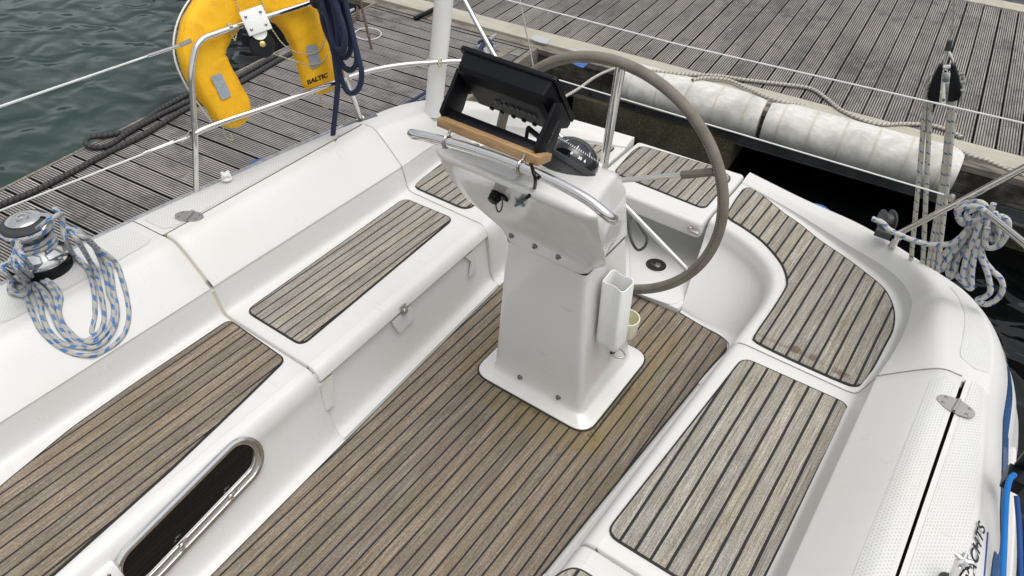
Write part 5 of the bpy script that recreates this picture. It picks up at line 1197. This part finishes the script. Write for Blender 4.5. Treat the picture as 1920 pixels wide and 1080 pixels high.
wl = [
  [(330, 105), (370, 125), (395, 190), (400, 240), (420, 310), (460, 390), (520, 450), (560, 500), (585, 580), (600, 680), (600, 790), (580, 880), (600, 905)],
  [(440, 240), (500, 320), (560, 420), (600, 490), (625, 580), (650, 700), (660, 800), (640, 870), (590, 920), (520, 945), (460, 905), (400, 840), (370, 760), (385, 680), (360, 610), (300, 560), (220, 500), (160, 430), (120, 370)],
  [(430, 235), (510, 260), (560, 300), (600, 350), (640, 440), (670, 530), (690, 640), (720, 720), (710, 820), (660, 900), (590, 950), (510, 940), (440, 905), (390, 820), (360, 720), (340, 640), (290, 580), (210, 540), (150, 480), (105, 400)],
  [(450, 260), (540, 290), (610, 350), (680, 440), (705, 540), (720, 640), (740, 740), (730, 840), (680, 930), (600, 985), (520, 975), (450, 940), (380, 870), (340, 780), (300, 690), (250, 600), (180, 560), (110, 500), (75, 420)],
  [(420, 230), (500, 250), (580, 330), (680, 400), (740, 460), (775, 560), (805, 680), (815, 790), (790, 890), (730, 960), (650, 1015), (580, 1035), (480, 1030), (400, 1000), (320, 940), (250, 860), (205, 770), (170, 680), (130, 620)],
  [(130, 330), (100, 400), (90, 470), (140, 540), (210, 600), (250, 690), (270, 790), (310, 880), (380, 950), (440, 975), (520, 985), (600, 990)],
  [(0, 480), (40, 520), (90, 560), (140, 560), (170, 600), (150, 640), (110, 640), (75, 600), (90, 560), (150, 570)],
  [(70, 560), (60, 620), (90, 640), (160, 650), (180, 590), (130, 550)],
  [(0, 470), (60, 440), (100, 380), (120, 300)],
]
for k, l in enumerate(wl):
    pts = []
    for i, (x, y) in enumerate(zz(l)):
        Lf = .010 + .0035 * (k % 4)
        p = surf(x, y, Lf)
        orig = l[i]
        if k < 6:                                             # near the drum the rope hangs clear of the coaming
            air = V3(ay(x, y, wb[1] + (.05 if orig[0] > 300 else -.03)))
            d_ = unit(ray(x, y)); ta, ts = (air - CAMP) @ d_, (p - CAMP) @ d_
            hi_ = 470 if orig[0] > 250 else 540
            wgt = min(1, max(0, (orig[1] - 200) / (hi_ - 200.0))); p = CAMP + d_ * (ta + (ts - ta) * wgt if ta < ts else min(ta, ts))
        pts.append(p)
    tube_obj('rope_loop', pts, .0092, R_WINCH, wr, 10, 5)
tube_obj('rope_loop', [V3(ay(x, y, wb[1] + o)) for (x, y), o in zip(zz([(240, 230), (290, 190), (350, 155), (380, 140), (400, 170)]), (-.05, -.03, .0, .03, .05))], .0082, R_WINCH, wr, 10, 5)

# backstay tackle
bt = empty('backstay_tackle', tuple(V3(ay(1778, 170, 3.1))), 'backstay tackle: black multi-sheave block with flecked lines running down outside the port quarter', 'rope tackle')
def Y3(px, py, y=3.1): return V3(ay(px, py, y))
tube_obj('backstay_wire', [Y3(1790, -20), Y3(1786, 40), Y3(1780, 78)], .0045, STEELD, bt, 8, 0)
mb = MB(); tube(mb, [Y3(1781, 76), Y3(1777, 95)], .010, 10); mb.build('wire_sleeve', RUBBER, bt)
tube_obj('shackle', [Y3(1777, 95), Y3(1767, 110), Y3(1766, 122), Y3(1776, 132), Y3(1786, 122), Y3(1785, 110)], .0045, STEEL, bt, 8, 4, True)
bc = Y3(1772, 158); dn = unit(Y3(1768, 200) - Y3(1777, 110)); view = unit(CAMP - bc); side = unit(np.cross(dn, view)); fr_ = unit(np.cross(side, dn))
def bl(a, b, c=0): return bc + side * a + dn * b + fr_ * c
for s_ in (-1, 1):
    mb = MB(); prism(mb, [bl(s_ * .012, -.082, -.02), bl(s_ * .026, -.078, -.02), bl(s_ * .045, -.02, -.02), bl(s_ * .056, .035, -.02), bl(s_ * .05, .055, -.02), bl(s_ * .028, .062, -.02), bl(s_ * .012, .06, -.02)][::s_], fr_ * .045); mb.build('cheek', BLACKP, bt, bevel=.004)
    for k in range(3):
        tube_obj('sheave_turn', [bl(s_ * (.050 + .004 * k), -.045 + .032 * k, .012), bl(s_ * .058, -.02 + .032 * k, .0), bl(s_ * .060, .015 + .025 * k, -.01), bl(s_ * .052, .06, -.005)], .0065, R_TACK, bt, 8, 4)
mb = MB(); prism(mb, [bl(-.014, -.055, .026), bl(.014, -.055, .026), bl(.014, .068, .026), bl(-.014, .068, .026)], fr_ * .005); o = mb.build('strap', STEEL, bt, bevel=.001)
mb = MB(); lathe(mb, [(.010, 0), (.008, .003), (.003, .003)], bl(0, -.028, .0312), frame(fr_), 14); lathe(mb, [(.006, 0), (.005, .003), (.002, .003)], bl(0, .05, .0312), frame(fr_), 14); mb.build('pin', GREYP, bt)
mb = MB(); tube(mb, [bl(-.016, -.07, .01), bl(.016, -.07, .01)], .008, 10); mb.build('pin', STEEL, bt)
for k, (x0, y0, x1, y1, x2, y2) in enumerate(((1735, 192, 1722, 345, 1707, 500), (1744, 194, 1737, 345, 1730, 500), (1782, 194, 1766, 345, 1740, 500), (1789, 194, 1776, 345, 1757, 515), (1740, 193, 1728, 345, 1748, 500) if False else (1786, 196, 1770, 350, 1748, 505))):
    tube_obj('tackle_line', [Y3(x0, y0 - 12, 3.1), Y3(x0, y0, 3.1), Y3(x1, y1, 3.12), Y3(x2, y2, 3.14), Y3(x2 - 6, y2 + 70, 3.16)], .0098 if k < 4 else .009, R_TACK, bt, 8, 3)

# coil of line on the port rail, with its tail through the fairlead
rc_ = empty('rail_rope_coil', tuple(V3(ay(1840, 440, 2.85))), 'white rope with blue flecks coiled and hitched over the port stern rail', 'rope coil')
S3 = 1 / 3.0
def z7(l, y=2.86): return [V3(ay(1600 + x * S3, 240 + y_ * S3, y)) for x, y_ in l]
cl7 = [
  [(105, 510), (160, 530), (200, 570), (260, 600), (330, 630), (430, 655), (520, 655), (570, 640), (640, 580)],
  [(690, 490), (640, 570), (570, 650), (510, 710), (480, 760), (490, 800), (520, 760), (560, 700), (630, 620), (700, 520)],
  [(700, 500), (650, 590), (590, 650), (545, 720), (530, 790), (545, 840), (570, 800), (590, 730), (650, 650), (700, 560)],
  [(710, 510), (670, 600), (620, 680), (580, 740), (570, 800), (600, 850), (640, 870), (650, 820), (660, 740), (690, 640), (715, 560)],
  [(715, 520), (680, 620), (640, 720), (620, 800), (620, 850), (640, 890), (665, 900), (665, 830), (680, 720), (705, 620)],
  [(720, 560), (695, 640), (715, 720), (745, 790), (765, 860), (770, 920), (740, 950), (700, 965), (690, 940)],
  [(730, 560), (715, 650), (735, 740), (780, 800), (830, 850), (840, 910), (810, 960), (760, 990), (720, 985)],
  [(580, 470), (600, 430), (660, 415), (720, 420), (750, 450), (740, 490), (690, 500), (640, 520), (600, 510), (580, 470)],
  [(610, 520), (590, 480), (620, 445), (680, 440), (730, 460), (720, 500), (660, 520), (640, 480), (690, 450)],
  [(585, 500), (620, 540), (670, 520), (720, 480), (750, 520), (740, 590)],
  [(790, 425), (770, 480), (755, 540), (760, 600), (790, 640), (815, 600), (815, 530), (800, 480), (775, 500)],
  [(800, 480), (790, 540), (790, 610), (820, 650), (850, 600), (860, 540), (840, 500), (810, 500)],
  [(840, 500), (870, 520), (870, 580), (840, 640), (800, 670), (750, 670), (740, 620), (755, 560)],
]
for k, l in enumerate(cl7):
    P_ = z7(l, 2.80 + .018 * (k % 4))
    if k == 6: continue
    if k == 5: P_ = P_[:-1] + z7(cl7[6], 2.84)[::-1]
    tube_obj('rope_loop', P_, .0105, R_COIL, rc_, 10, 5)

# neighbouring fenders just showing over the rail (blue)
def ball_fender(c, r, label):
    t = empty('boat_fender', tuple(c), label, 'fender', 'blue fenders hung over the side'); mb = MB()
    lathe(mb, [(r * math.cos(a) + .0005, -.25 + (.25 if a > 0 else 0) + r * math.sin(a)) for a in np.linspace(-math.pi / 2, math.pi / 2, 22)], c, None, 32); mb.build('body', NAVYP, t)
ball_fender(V3(ay(1524, 418, 3.66)), .105, 'blue fender top showing over the stern in front of the black water')
ball_fender(V3(ay(494, 330, 1.98)), .09, 'blue fender top showing beside the starboard deck below the rail')
